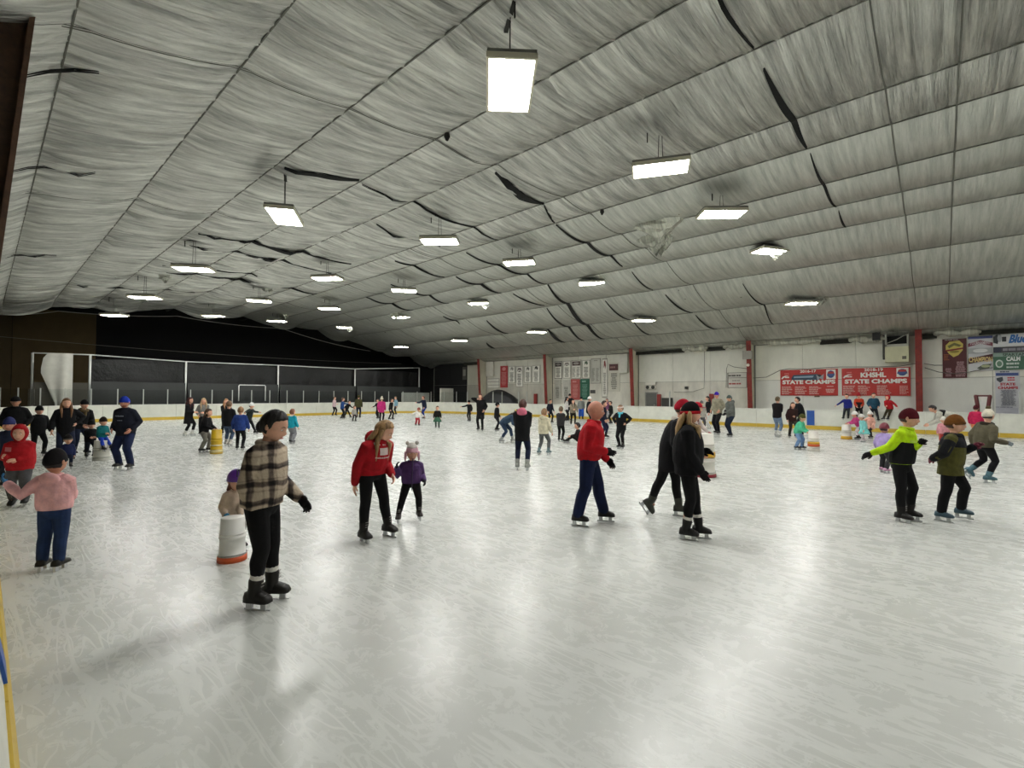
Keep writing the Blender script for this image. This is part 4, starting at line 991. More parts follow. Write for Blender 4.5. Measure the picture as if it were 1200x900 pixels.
    if scarf:
        g = Geo(); cyc = [nb+td*.0*h+p for p in ell(vec(0, 0, 0), lt, ft, .052*h, .052*h, 10)]; cyc.append(cyc[0]); tube(g, cyc, .027*h, 8, False)
        tube(g, [nb+ft*.05*h, nb+ft*.085*h-td*.08*h], [.03*h, .02*h], 8); put('scarf', g, mat(scarf, 'cloth', .9), t, True)
    elif lod > 0 or hoodback:
        g = Geo(); cyc = [nb+td*.012*h+p for p in ell(vec(0, 0, 0), lt, ft, .046*h, .046*h, 12)]; cyc.append(cyc[0]); tube(g, cyc, .017*h, 8, False)
        put('collar', g, mat(hoodc or jac, 'cloth' if jkind != 'plaid' or hoodc else 'plaid', .85), t, True)
    if hoodback:
        g = Geo(); ball(g, nb-ft*.068*h-td*.01*h, lt*.075*h, ft*.045*h, nrm(td-ft*.4)*.07*h, 12, 8); put('hood', g, mat(hoodc or jac, 'cloth', .85), t, True)
    if glove:
        for (w, d, bk, th) in hands:
            g = Geo(); hand(g, w-d*hsz*.08, d, bk, th, hsz*1.06, 1.28, .5); tube(g, [w-d*hsz*.25, w], [.022*h+.008, .021*h+.006], 8); put('glove', g, mat(glove, 'cloth', .85), t, True)
    # ---- skates
    for (an, kn), spec, tilt, sgn in ((ankles[0], LF, LFt, 1), (ankles[1], RF, RFt, -1)):
        up = nrm(kn-an); tl = math.radians(tilt); q = nrm(fw2+lf2*sgn*.12)
        ff = nrm(q*math.cos(tl)-U*math.sin(tl)); fs_ = nrm(np.cross(U, q)); fu = nrm(np.cross(ff, fs_)); fu = fu if fu[2] > 0 else -fu
        sole = an-fu*ah; g = Geo(); L_ = fl; wd = .031*h+.008; rings = []
        for tt, hh_, ww in ((-.34, .035, .55), (-.30, .075, .8), (-.15, .085, .92), (.05, .088, .88), (.25, .072, .95), (.42, .055, 1.0), (.56, .042, .9), (.64, .022, .5)):
            c = sole+ff*L_*tt; hz_ = (hh_*h*.58+.006); a = ww*wd*.95
            rings.append([c+fs_*a, c+fs_*a*.96+fu*hz_*.6, c+fs_*a*.6+fu*hz_, c-fs_*a*.6+fu*hz_, c-fs_*a*.96+fu*hz_*.6, c-fs_*a])
        loft(g, rings)
        top_ = an+up*.058*h
        tube(g, [an-fu*ah*.35-ff*.004, an+up*.02*h, top_], [.031*h+.006, .029*h+.006, .033*h+.007], 10)
        sk_o = put('skate', g, mat(boot, 'leather', .5), t, True)
        g2 = Geo(); bh = sk
        obox(g2, sole+ff*L_*.12-fu*bh*.86, ff*L_*.50, fs_*.004, fu*bh*.14)
        obox(g2, sole-ff*L_*.18-fu*bh*.40, ff*L_*.11, fs_*.012, fu*bh*.42); obox(g2, sole+ff*L_*.38-fu*bh*.40, ff*L_*.10, fs_*.012, fu*bh*.42)
        put('blade', g2, mat('#c8cacc' if boot != '#141414' else '#a9abad', 'plain', .3, metal=.7), sk_o)
        if lod > 0:
            g3 = Geo()
            for i in range(5):
                c = an+up*(.07-.018*i)*h+ff*(.034*h+.010) if i < 3 else an+ff*(.035*h+.012+.02*h*(i-2))-fu*.012*h*(i-2)
                obox(g3, c, fs_*.016, ff*.003, up*.003)
            put('laces', g3, mat('#9a9690', 'plain', .8), sk_o)['kind'] = 'stuff'
        if sock:
            g4 = Geo(); tube(g4, [top_+up*.004*h, top_+up*.034*h], [.028*h+.006, .029*h+.008], 10); put('sock', g4, mat(sock, 'cloth', .9), t, True)
    # ---- hair
    HM = mat(hair, 'hair', .6)
    sm = lambda a, b2, x: max(0, min(1, (x-a)/(b2-a)))**2*(3-2*max(0, min(1, (x-a)/(b2-a))))
    if hs != 'bald':
        longh = hs in ('long', 'longfront')
        def inside(dx, dy, dz):
            facem = sm(.05, .28, dx-.12-max(0, dz-.42)*2.1)
            nape = 0 if longh else sm(.45, .7, -dz+max(0, dx)*.5)
            side_ = sm(-.05, .2, dx+.05)*sm(.02, .2, -dz-.02) if not longh else sm(.05, .3, dx-.05)*sm(.0, .2, -dz)
            return max(facem, nape, side_)
        put('hair', HDp.shell(1.09 if hat is None else 1.025, inside, 26 if lod == 0 else 40, 18 if lod == 0 else 28, 0, .02 if hat is None else .006), HM, t, True)
        ho = t.children[-1] if False else None
        if hs in ('long', 'longfront', 'pony'):
            g = Geo(); bdir = -hf0
            if hs == 'pony':
                p = hc+hu*hh*.15-hf*hh*.42; tube(g, [p, p-hf0*.06*h, p-hf0*.075*h-U*.06*h, p-hf0*.05*h-U*.14*h], [.02*h, .028*h, .026*h, .01*h], 8)
            else:
                for o2, r2 in ((0, .042), (.034, .03), (-.034, .03)):
                    b0 = hc-hf*hh*.22+hl*o2*h*.9-hu*hh*.05; tube(g, [b0, hc-hf0*hh*.34+hl*o2*h*1.1-hu*hh*.45, nb-ft*(.055*h+o_)+lt*o2*h*1.2-td*.02*h, nb-ft*(.068*h+o_)+lt*o2*h*1.1-td*.12*h], [r2*h*.8, r2*h, r2*h*.85, r2*h*.3], 10, True, (hf0, .75))
                if hs == 'longfront':
                    for sd in (-1, 1):
                        b0 = hc+hl*sd*hh*.33-hu*hh*.0; tube(g, [b0, hc+hl*sd*hh*.38-hu*hh*.5+hf0*.01*h, nb+lt*sd*.062*h+ft*(.05*h+o_), nb+lt*sd*.055*h+ft*(.072*h+o_)-td*.12*h], [.017*h, .021*h, .017*h, .005*h], 8)
            put('hair_length', g, HM, t, True)
        if hs == 'bun': put('hair_bun', ball(Geo(), hc-hf*hh*.36-hu*hh*(.16 if lod == 2 else -.2), hf*hh*.17, hl*hh*.20, hu*hh*(.24 if lod == 2 else .16), 10, 8), HM, t, True)
    if beard: 
        put('beard', HDp.shell(1.05, lambda dx, dy, dz: 1-sm(.1, .35, dx)*sm(.25, .45, -dz)*(1-sm(.4, .55, -dz)*(1-sm(.58, .62, -dz))*sm(.2, .1, abs(dy))), 24, 18), mat(beard, 'hair', .8), t, True)
    # ---- headgear
    if hat == 'beanie':
        put('beanie', HDp.dome(1.08, lambda c: .12-.2*(1-c)*.9, 1.08), mat(hatc, 'cloth', .95), t, True)
        if band:
            rings = []
            nu = 20
            for kk, lo in ((.97, 0), (1.11, 0), (1.13, .13), (1.11, .26), (.97, .27)):
                rr = []
                for j in range(nu):
                    az = 2*math.pi*j/nu; z_ = .10-.2*(1-math.cos(az))*.9+lo; r = math.sqrt(max(.01, 1-z_*z_)); rr.append(HDp.pt(r*math.cos(az), r*math.sin(az), z_, kk, False))
                rings.append(rr)
            put('cuff', loft(Geo(), rings), mat(band, 'cloth', .95), t, True)
        if pom: put('pompom', ball(Geo(), hc+hu*hh*.62-hf*hh*.02, hf*hh*.17, hl*hh*.17, hu*hh*.16, 12, 8, lambda a, b3, c: 1+.12*math.sin(9*a+7*c)*math.sin(11*b3)), mat(pom, 'cloth', .95), t, True)
    elif hat == 'helmet':
        put('helmet', HDp.dome(1.18, lambda c: .1-.12*(1-c), 1.0), mat(hatc, 'paint', .35), t, True)
        g = Geo()
        for a in (-.5, 0, .5):
            p = [HDp.pt(math.sin(th_)*math.cos(a) if False else math.cos(th_)*.95, a*math.cos(th_)*.9, math.sin(th_), 1.195, False) for th_ in (.55, .8, 1.05, 1.3)]; tube(g, p, .028*hh, 5)
        put('vents', g, mat(band or '#1b1b1f', 'plain', .6), t, True)
    elif hat == 'cap':
        put('cap', HDp.dome(1.12, lambda c: .2-.1*(1-c), 1.0), mat(hatc, 'cloth', .9), t, True)
        g = Geo(); P = []; n = 9
        for a in np.linspace(-1.1, 1.1, n): P.append((a, HDp.pt(.93*math.cos(a*.8), .93*math.sin(a*.8), .24, 1.12, False), HDp.pt(.93*math.cos(a*.8), .93*math.sin(a*.8), .22, 1.12, False)+hf0*hh*.33*math.cos(a)-hu*.03*hh))
        vs = [p[1] for p in P]+[p[2] for p in P]; fs = [(i, i+1, n+i+1, n+i) for i in range(n-1)]; vs += [v-hu*.03*hh for v in vs]; m_ = 2*n
        fs += [tuple(m_+q for q in reversed(f2)) for f2 in fs]+[(n+i, n+i+1, m_+n+i+1, m_+n+i) for i in range(n-1)]
        put('bill', g.add(vs, fs), mat(band or hatc, 'cloth', .9), t, True)
    elif hat == 'headband':
        put('headband', HDp.band(1.0, 1.13, .18, .45), mat(hatc, 'cloth', .9), t, True)
    elif hat == 'hood':
        put('hood', HDp.shell(1.24, lambda dx, dy, dz: sm(.35, .6, dx-max(0, dz-.55)*1.6), 28, 22, 1, .008), mat(hatc, 'cloth', .85), t, True)
        if band: put('hood_trim', HDp.band(1.0, 1.2, .3, .5), mat(band, 'cloth', .95), t, True)
    elif hat == 'ears':
        put('beanie', HDp.dome(1.09, lambda c: .14-.3*(1-c), 1.08), mat(hatc, 'cloth', .95), t, True)
        put('cap_top', HDp.dome(1.11, .55, 1.08, nv=6), mat(band, 'cloth', .95), t, True)
        for sd in (-1, 1): put('ear_pompom', ball(Geo(), hc+hu*hh*.56+hl*sd*hh*.27, hf*hh*.10, hl*hh*.12, hu*hh*.13, 10, 8), mat(band, 'cloth', .95), t, True)
        for sd in (-1, 1): tube_ = tube(Geo(), [hc+hl*sd*hh*.36-hu*hh*.02, hc+hl*sd*hh*.40-hu*hh*.45], [.10*hh, .05*hh], 8); put('ear_flap', tube_, mat(hatc, 'cloth', .95), t, True)
    t['_'] = 0; del t['_']
    return dict(t=t, jk=jk, loc=loc, nb=nb, PV=PVp, td=td, ft=ft, lt=lt, h=h, hc=hc, hh=hh, ppm=ppm, fw=fw, lf=lf)
PRINTS = []
def chest_print(P, name, rects, color):
    """flat print on the front of a jacket; rects in (across, up from pelvis) metres; laid on the cloth after it is grown"""
    PRINTS.append((P, name, rects, color))
def lay_prints():
    for P, name, rects, color in PRINTS:
        me = P['jk'].data; bv = BVHTree.FromPolygons([v.co[:] for v in me.vertices], [tuple(p.vertices) for p in me.polygons]); g = Geo()
        for (u0, v0, u1, v1) in rects:
            nx = max(1, int((u1-u0)/.025)); ny = max(1, int((v1-v0)/.025)); vs = []; ok = True
            for j in range(ny+1):
                for i in range(nx+1):
                    q = P['PV']+P['lt']*(u0+(u1-u0)*i/nx)+P['td']*(v0+(v1-v0)*j/ny)+P['ft']*.6
                    hit = bv.ray_cast(Vector(q), Vector(-P['ft']))
                    if hit[0] is None: ok = False; break
                    vs.append(np.array(hit[0])+P['ft']*.005)
                if not ok: break
            if ok: g.add(vs, [(j*(nx+1)+i, j*(nx+1)+i+1, (j+1)*(nx+1)+i+1, (j+1)*(nx+1)+i) for j in range(ny) for i in range(nx)])
        if g.v: put(name, g, mat(color, 'plain', .8), P['t'])
def words(u0, u1, v, hgt, n, seed):
    rg = np.random.default_rng(seed); out = []; x = u0; w = (u1-u0)/n
    for i in range(n):
        out.append((x, v, x+w*.72, v+hgt*rg.uniform(.75, 1))); x += w
    return out
BROOT = 'stacked buckets pushed by young skaters'
def bucket(feet, wpx, toppx, label, color, bands, pos=None, up=0.0, n=1):
    """upturned pail; bands = [(fraction0, fraction1, colour)] painted round it"""
    O = on_z(feet[0], feet[1]) if pos is None else vec(*pos); ppm = F/float(np.dot(O-EYEP, FW)); r = wpx/ppm/2; h = (feet[1]-toppx)/ppm if up == 0 else toppx
    t = thing('bucket', label, 'bucket', (O[0], O[1], up), 0, BROOT)
    def R(z): return r*(1.0-.13*z/h)
    g = Geo(); prof = []
    for k in range(n):
        z0_, z1_ = h*k/n, h*(k+1)/n
        prof += [(z0_, 1.0), (z0_+.02, 1.06), (z0_+.05*h/n+.02, 1.06), (z0_+.07*h/n+.02, 1.0), (z0_+.25*h/n, 1.0), (z0_+.26*h/n, 1.035), (z0_+.30*h/n, 1.035), (z0_+.31*h/n, .99), (z1_-.005, .97)]
    prof += [(h, .93), (h, .5), (h, .05)]
    loft(g, [ell((0, 0, z), vec(1, 0, 0), vec(0, 1, 0), R(z)*k if z < h else r*.87*k, R(z)*k if z < h else r*.87*k, 20) for z, k in prof])
    put('pail', g, mat(color, 'paint', .45), t, True)
    for a, b_, c in bands:
        loft_ = loft(Geo(), [ell((0, 0, z), vec(1, 0, 0), vec(0, 1, 0), R(z)*k, R(z)*k, 20) for z, k in ((a*h, .98), (a*h, 1.075), (b_*h, 1.075), (b_*h, .98))]); put('stripe', loft_, mat(c, 'paint', .5), t, True)
    g = Geo(); a0 = [vec(r*1.05*math.cos(a), r*1.05*math.sin(a), h*.3/n-.05*math.sin(a*1.0)*h/n) for a in np.linspace(math.pi, 2*math.pi, 9)]; tube(g, a0, .006, 5); put('handle', g, mat('#8f908c', 'plain', .4, metal=.8), t, True)
    return t
BLK = '#101114'; NAVY = '#17213a'
# ---------------- the near figures
p20 = person('woman in beige plaid jacket and black leggings standing nearest, looking down', (315, 708), face=60, h=1.55, lod=2, jac='#8a7a6a', jkind='plaid', tro='#08080a', hair='#15100e', hs='bun', skin='l', boot='#16130f', glove='#0e0d0e',
       PV=(307, 590, 0), HD=(321, 499, -.05), hy=62, hp=24, RF=('px', 298, 694, -.06), LF=('px', 319, 684, .10), LH=('px', 350, 583, .05), RH=('px', 300, 600, -.10), hem=-.035, bulk=2.7, sock='#d8d4cc', slim=1.04, twist=0)
g_ = None
p03 = person('woman in red hooded sweatshirt with white chest print, looking down at girl', (442, 632), face=38, h=1.50, lod=2, jac='#a3101c', tro='#08080a', hair='#9c7a52', hs='longfront', skin='l', boot='#15110f',
       PV=(436, 563, 0), HD=(450, 505, -.10), hy=75, hp=32, RF=('px', 426, 622, -.05), LF=('px', 455, 617, .10), RH=('px', 416, 566, -.05), LH=('px', 459, 556, -.05), bulk=2.4, hoodback=True, hem=-.045)
chest_print(p03, 'chest_print', words(-.11, .11, .325, .024, 9, 1)+[(-.055, .225, .055, .30)]+words(-.10, .10, .185, .016, 10, 2), '#d6c3c0')
p04 = person('girl in purple coat and pink animal hat holding the red-hooded woman\'s hand', (480, 612), face=4, h=1.03, lod=2, jac='#4b3260', tro='#0b0a0d', hair='#6b4a35', hs='short', skin='l', boot='#2a2220', glove='#15131c', hat='ears', hatc='#d7a6b6', band='#c9c4be',
       PV=(482, 566, 0), HD=(483, 530, -.02), hp=6, RF=('px', 467, 602, 0), LF=('px', 491, 599, .02), RH=('px', 465, 548, -.08), LH=('px', 497, 563, -.05), hem=-.03, bulk=2.2)
put('zip', tube(Geo(), [p04['PV']+p04['td']*s*.1+p04['ft']*(.118-.004*s) for s in range(-1, 4)], .006, 5), mat('#2f2140', 'plain', .6), p04['t'], True)
p51 = person('bald man in red jacket and navy track pants gliding to the right', (693, 614), face=82, h=1.58, lod=2, jac='#b3141f', tro='#111c3c', hair='#6b4a38', hs='bald', skin='r', boot='#1a1714', glove='#0d0d0f',
       PV=(690, 543, 0), HD=(698, 481, .0), hy=88, hp=8, RF=('px', 677, 603, -.12), LF=('px', 708, 600, .12), RH=('px', 709, 529, -.14), LH=('px', 711, 538, .12), bulk=3.6, bfat=2.6, hem=-.02, skirt=None)
p53 = person('woman in black coat with black and red beanie and long blond hair, gliding right', (814, 632), face=86, h=1.54, lod=2, jac='#0d0d10', tro='#0a0a0c', hair='#a98a5e', hs='longfront', skin='l', boot='#141313', glove='#0d0d0f', hat='beanie', hatc='#0d0c0e', band='#b01822',
       PV=(806, 560, 0), HD=(809, 484, 0), hp=10, RF=('px', 804, 619, -.05), LF=('px', 820, 623, .08), RH=('px', 821, 552, -.15), LH=('px', 822, 528, .12), hem=-.06, bulk=4.2, sock='#d8d4cc')
p52 = person('woman in dark coat with red beanie and cream collar, one leg trailing behind', (797, 607), face=84, h=1.60, lod=1, jac='#111114', tro='#0c0c0e', hair='#4b3529', hs='short', skin='l', boot='#3a3c34', hat='beanie', hatc='#a3182a', scarf='#b9b3a6',
       PV=(785, 545, .1), HD=(800, 479, .1), hp=10, RF=('px', 761, 592, .05), RFt=52, LF=('px', 796, 595, .12), RH='relax', LH='low', hem=-.16, flare=1.1, bulk=3.2)
p71 = person('skater in neon yellow and black jacket with maroon beanie, arms spread', (1060, 611), face=72, h=1.44, lod=2, jac='#b5dc12', tro='#0a0a0c', hair='#3a241c', hs='short', skin='l', boot='#15110f', glove='#0e0e10', hat='beanie', hatc='#4d1019', jac2='#0e0f10',
       PV=(1056, 543, 0), HD=(1065, 490, 0), hy=85, hp=10, RF=('px', 1056, 601, -.06), LF=('px', 1066, 598, .10), RH=('px', 1022, 531, -.15), LH=('px', 1078, 519, -.12), hem=-.01, bulk=1.5)
chest_print(p71, 'chest_stripe', [(-.12, .30, .12, .335)], '#a9c63a'); chest_print(p71, 'chest_patch', [(-.02, .20, .05, .27)], '#a9c63a')
p72 = person('skater in olive parka with black sleeves and brown beanie, blue-grey skates', (1115, 610), face=80, h=1.36, lod=2, jac='#4d4b22', tro='#0d0d10', hair='#4b3529', hs='short', skin='l', boot='#3d5560', hat='beanie', hatc='#6d431a', band='#5d3917', scarf='#14151a', vest='#15161b', slv='#101116',
       PV=(1114, 560, 0), HD=(1119, 497, 0), hy=90, hp=6, RF=('px', 1103, 600, -.12), LF=('px', 1126, 596, .14), RH=('px', 1094, 537, -.1), LH=('px', 1140, 524, .1), hem=-.09, flare=1.12, bulk=3.0, glove='#7a3848', bfat=1.6)
p73 = person('woman seen from behind in taupe jacket and white fur-pom beanie', (1158, 568), face=128, h=1.43, lod=1, jac='#55503f', tro='#0e0d10', hair='#2b1f19', hs='short', scarf='#2b241c', skin='l', boot='#4a6a74', hat='beanie', hatc='#cfc8b6', pom='#5d5136', glove='#7a8186',
       PV=(1153, 527, 0), HD=(1158, 487, -.03), hy=150, hp=5, RF=('px', 1158, 558, -.05), LF=('px', 1137, 550, .0), LFt=45, RH=('px', 1179, 519, -.1), LH=('px', 1140, 519, .15), hem=-.05, bulk=3.0, flare=1.1)
p12 = person('child in pink puffer jacket and jeans seen from behind, left arm stretched out', (60, 668), face=152, h=1.10, lod=2, jac='#d6a2a2', tro='#1d2f52', hair='#17110f', hs='short', skin='m', boot='#17130f', glove='#35658c',
       PV=(64, 594, 0), HD=(65, 541, -.02), hy=140, hp=2, LF=('px', 49, 660, .05), RF=('px', 69, 656, -.05), LH=('px', 9, 567, .10), RH=('px', 86, 576, .14), bulk=2.4, hem=-.01, hat='beanie', hatc='#131012', hoodback=True, bfat=1.6, slim=1.02)
bucket((272, 656), 29, 606, 'white ribbed bucket with an orange rim beside the plaid jacket woman', '#d6d5cf', [(.0, .13, '#c4501f')], n=2)
p22 = person('toddler in purple and black helmet leaning on bucket behind the plaid woman', (273, 645), top=548, face=25, lod=1, jac='#b9a592', tro='#6a6660', hair='#6b3a2c', hs='long', skin='l', boot='#2a2624', glove='#2f7fa6', hat='helmet', hatc='#5a2a8c', band='#17121c', RH=('px', 264, 603, -.14), LH=('px', 281, 605, -.16), lean=10, bulk=2.4)
# ---------------- left group
person('man in black jacket and cap at the far left boards', (17, 541), top=461, face=-10, jac='#0e0f11', tro='#4a3b28', hair='#1b1512', hs='short', hat='cap', hatc='#141213', skin='m', LH='pocket', RH='pocket', bulk=2.4, lod=1)
person('youth in black jacket and black beanie standing with arms apart', (44, 535), top=473, face=20, jac='#0d0e11', tro='#0c0d10', hat='beanie', hatc='#0b0b0d', skin='l', LH='relax', RH='out', bulk=2.2, stride=.02, spread=.09, lod=1, boot='#141414')
person('woman in long black coat with wavy brown hair, hand on hip', (76, 541), top=464, face=5, jac='#0b0b0e', tro='#131b30', hair='#7a5636', hs='longfront', skin='l', LH='hip', RH='relax', hem=-.2, bulk=2.4, lod=1)
person('man in black fur-hooded jacket and beanie bending over small child', (94, 533.5), top=473, face=25, h=1.5, jac='#0c0d10', tro='#151e33', hat='beanie', hatc='#0c0b0d', scarf='#54462c', lean=22, LH='low', RH='low', skin='l', bulk=2.2, lod=1)
person('small child in black snowsuit standing before the fur-hooded man', (105.5, 537), top=491, face=15, jac='#0c0c0f', tro='#10131c', hat='beanie', hatc='#0d0c0e', skin='l', LH='front', RH='front', bulk=2.4, lean=8, lod=1)
bucket((119, 539), 16.5, 516, 'dull white upturned bucket under the child in teal', '#bdbcb2', [], n=2)
o_b = on_z(119, 539)
person('small child in teal jacket and bright blue pants sitting on white bucket', (119, 539), h=.86, face=30, seat=(o_b[0], o_b[1], .53), jac='#0f6468', tro='#1f3fae', hat='beanie', hatc='#17120f', skin='l', LF=(.30, .10), RF=(.28, -.10), LFup=-.36, RFup=-.38, LH='low', RH='front', bulk=2.4, lod=1, group='skaters out on the ice')
person('toddler in navy hooded suit and striped cap behind the pink jacket child', (79, 549), top=513, face=5, jac='#1c2348', tro='#1a2036', hat='beanie', hatc='#171314', band='#5a554c', skin='l', bulk=2.6, lod=1)
p8 = person('big man in navy jacket and blue beanie, hands in pockets', (146, 550), top=461, face=-35, jac='#131724', tro='#172242', hair='#7a4a2c', hs='short', hat='beanie', hatc='#1c35a0', skin='r', LH='pocket', RH='pocket', bulk=3.4, slim=1.06, bfat=2.4, lod=1, beard='#8a4a30', spread=.10, stride=.03)
chest_print(p8, 'chest_print', words(-.12, .08, .36, .03, 6, 4)+words(-.05, .06, .27, .02, 4, 5), '#8d93a2')
p9 = person('child in red hooded jacket standing by the left boards', (22, 593), top=495, face=-15, lod=1, jac='#a3141c', tro='#4a4a4c', hair='#4b2f20', hs='short', hat='hood', hatc='#a3141c', skin='l', boot='#141414', RH=('px', 4, 535, -.15), LH='front', bulk=4, bfat=2.2, slim=1.1, RFt=25)
chest_print(p9, 'chest_patch', [(-.14, .24, -.06, .30)], '#c06a6c')
person('child in dark coat with blue knit hat behind the red hooded child', (10, 572), top=486, face=-20, jac='#20263a', tro='#16181f', hat='beanie', hatc='#2a2f5a', skin='r', bulk=2.4, lod=1)
# ---------------- far left skaters
person('woman in long black coat with dark red hair and white skates', (221, 511), top=464, face=55, jac='#0b0a0d', tro='#0b0a0d', hair='#3f1414', hs='longfront', boot='#d3d2cd', LH='front', RH='front', hem=-.20, flare=1.25)
person('blond woman in grey sweater and black leggings', (238, 510), top=465, face=0, jac='#7a7873', tro='#0c0c0f', hair='#a88c64', hs='longfront', LH='front', RH='pocket', hem=-.01)
bucket((253.5, 531.5), 12.5, 503.5, 'yellow stacked pails with white stripe pushed by the child in grey sweatpants', '#c9a414', [(.33, .38, '#d9d3b4'), (.06, .16, '#d6c890')], n=2)
person('child with long brown hair in black hoodie and grey sweatpants behind yellow pails', (240, 530), top=477, face=65, jac='#0c0c0f', tro='#77756c', hair='#46301f', hs='long', LH='low', RH='low', lean=14, hat=None, bfat=1.8, bulk=2)
person('blond woman in dark top skating farther back, arm bent', (264, 509), top=466, face=20, jac='#121316', tro='#10131a', hair='#a3764c', hs='longfront', RH='chest', LH='relax')
person('woman in black jacket and blue jeans with short brown hair', (267, 523), top=468, face=150, jac='#0d0d10', tro='#3f4f66', hair='#6d5136', hs='short', boot='#b9b6ae', bulk=2, LH='front', RH='relax', hem=-.07)
person('child in blue jacket with blond hair seen from behind', (281, 527.5), top=475, face=165, jac='#233a78', tro='#0c0d12', hair='#8a6540', hs='short', bulk=2.6, LH='relax', RH='relax')
person('child in white helmet and dark suit skating with arms stretched out', (292, 509), top=476, face=60, h=1.28, jac='#1b2422', tro='#15161a', hat='helmet', hatc='#e4e4e0', band='#bdbdb8', RH='wide', LH='wide', lean=14, stride=.16)
person('toddler in bright teal jacket and grey snow pants facing away', (341.5, 519.5), top=478, face=140, jac='#1a93a6', tro='#7c7d80', hair='#7a4a30', hs='short', scarf='#d9d6d0', bulk=3.4, bfat=2.8, LH='relax', RH='relax')
# ---------------- far end
person('child in white and pink vest by far boards', (391.5, 487.5), top=464, face=60, jac='#c9aeb2', tro='#121217', hair='#5a4030', hs='short', LH='front', RH='front')
person('skater in blue jacket holding out an arm at far boards', (401, 491), top=465, face=95, jac='#1c3f78', tro='#0e0f14', hair='#5a4030', hs='short', LH='reach', RH='relax')
person('child in black bending forward beside olive coat group', (407, 490), top=468, face=60, jac='#0e0e11', tro='#0e0e11', lean=25, LH='fwd', RH='back', stride=.16)
person('adult in olive camouflage jacket with navy pants', (420, 490), top=462, face=170, jac='#3d3c22', tro='#161a30', hat='beanie', hatc='#4a4620', bulk=2.4)
person('small child in pale grey jacket in front of the olive coat adult', (415, 494), top=475, face=30, jac='#a29f96', tro='#23232b', hair='#4b3529', hs='short', bulk=2)
person('child in pink and magenta jacket with pointed white hat', (447, 495), top=464, face=165, jac='#b02a6c', tro='#141118', hat='beanie', hatc='#d2cdb8', pom='#d2cdb8', bulk=2.6, hem=-.12)
person('dark child left of the magenta jacket child', (443, 491), top=467, face=-40, jac='#1c1418', tro='#121116', hair='#5a3a30', hs='long', RH='side')
person('adult in black coat right of the magenta jacket child, leaning', (458, 492), top=466, face=60, jac='#0d0d10', tro='#0d0d10', lean=10, LH='back', RH='down')
person('child in pale blue jacket standing against the far boards', (464, 486), top=464, face=-60, jac='#7fa3b4', tro='#1b2126', hair='#8a6a48', hs='short')
person('toddler in white and red hockey jersey leaning back', (489, 499), top=478, face=25, h=.95, jac='#d6d2ce', tro='#a0303a', hair='#7a3a2c', hs='short', hat='helmet', hatc='#8f4036', RH='wide', LH='out', side=14, bulk=2.4, bfat=2, vest=None)
person('adult in navy jacket and blue pants reaching toward hockey jersey toddler', (497, 491), top=463, face=-60, jac='#1a2036', tro='#1c3480', hair='#6d3a2c', hs='short', RH='reach', LH='relax', lean=10, bulk=2)
person('girl in black top and green skirt', (512.5, 502), top=475, face=0, jac='#10100f', tro='#2c4438', hair='#5a3d2c', hs='short', skirt='#3f6a54', LH='relax', RH='relax')
person('skater in black sliding with one arm stretched left', (550, 494), top=468, face=-30, jac='#0d0d0f', tro='#131314', hat='beanie', hatc='#101012', RH='wide', LH='relax', lean=8)
person('tall person in black overcoat with reddish hair, hand raised to face', (563, 505), top=460, face=-15, jac='#0b0b0d', tro='#0b0b0d', hair='#4a2018', hs='long', RH='face', LH='pocket', hem=-.2, bulk=2)
person('slim figure in black sweater right of the overcoat person', (582, 505), top=470, face=110, jac='#0d0e11', tro='#101218', hat='beanie', hatc='#17171a', LH='relax', RH='relax')
person('skater in blue denim outfit bending forward', (594, 519), h=1.5, face=70, jac='#2f4256', tro='#26364e', hair='#3a2a20', hs='long', hat='headband', hatc='#c3a44a', lean=62, crouch=.06, LH='low', RH='low', boot='#9a9c98', stride=.12, hp=40)
p38 = person('woman in black hoodie with pink hood seen from behind, hands in front', (612, 551), top=465, face=172, lod=1, jac='#0b0b0e', tro='#141b33', hair='#4a2a20', hs='short', hoodback=True, hoodc='#d9748c', boot='#94968f', LH='chest', RH='chest', hem=-.10, bulk=2, stride=.02, spread=.075)
person('child in cream hooded jacket and grey pants seen from behind', (637, 533), top=477, face=150, lod=1, jac='#cdc6ac', tro='#5d6061', hair='#8a6848', hs='short', hoodback=True, boot='#62787c', RH='relax', LH='front', bulk=2.8, spread=.09, stride=-.06)
person('child in charcoal sweater and black pants, facing away', (657, 517.5), top=475, face=160, jac='#2b2a2b', tro='#0d0d0f', hair='#6d5840', hs='short', LH='front', RH='front', bulk=2)
person('slim person in dark navy jacket near the third red column', (644.5, 496), top=467, face=40, jac='#181c28', tro='#101218', hair='#1b1512', hs='short', LH='relax', RH='relax')
person('woman in white top with dark hair and black pants', (663.5, 494), top=464, face=100, jac='#c3bfbb', tro='#121217', hair='#15100e', hs='long', LH='front', RH='front')
person('man in black with dark cap behind white-topped woman', (668, 493), top=460, face=-20, jac='#121013', tro='#121217', hat='cap', hatc='#1a1618')
person('woman in tan top with dark hair down the front', (671.5, 498), top=467, face=10, jac='#8a7f6c', tro='#15120f', hair='#251713', hs='longfront', LH='relax', RH='front')
person('person in grey shirt and blue track pants near the green banner', (681, 492), top=464, face=0, jac='#7c7f7a', tro='#1f4fae', hat='beanie', hatc='#20202a')
person('skater in black with white hat left of the bald man', (690, 500), top=463, face=100, jac='#0d0d11', tro='#0d0d11', hat='beanie', hatc='#d9d8d4')
person('person in navy jacket and navy pants behind the bald man', (707, 514), top=468, face=80, jac='#15182a', tro='#181c38', hair='#2b1d16', hs='short', LH='relax', RH='relax')
person('person in mauve top and grey pants far behind the bald man', (711.5, 492), top=466, face=-20, jac='#7a4a68', tro='#8a8b8f', hair='#6d4a58', hs='long')
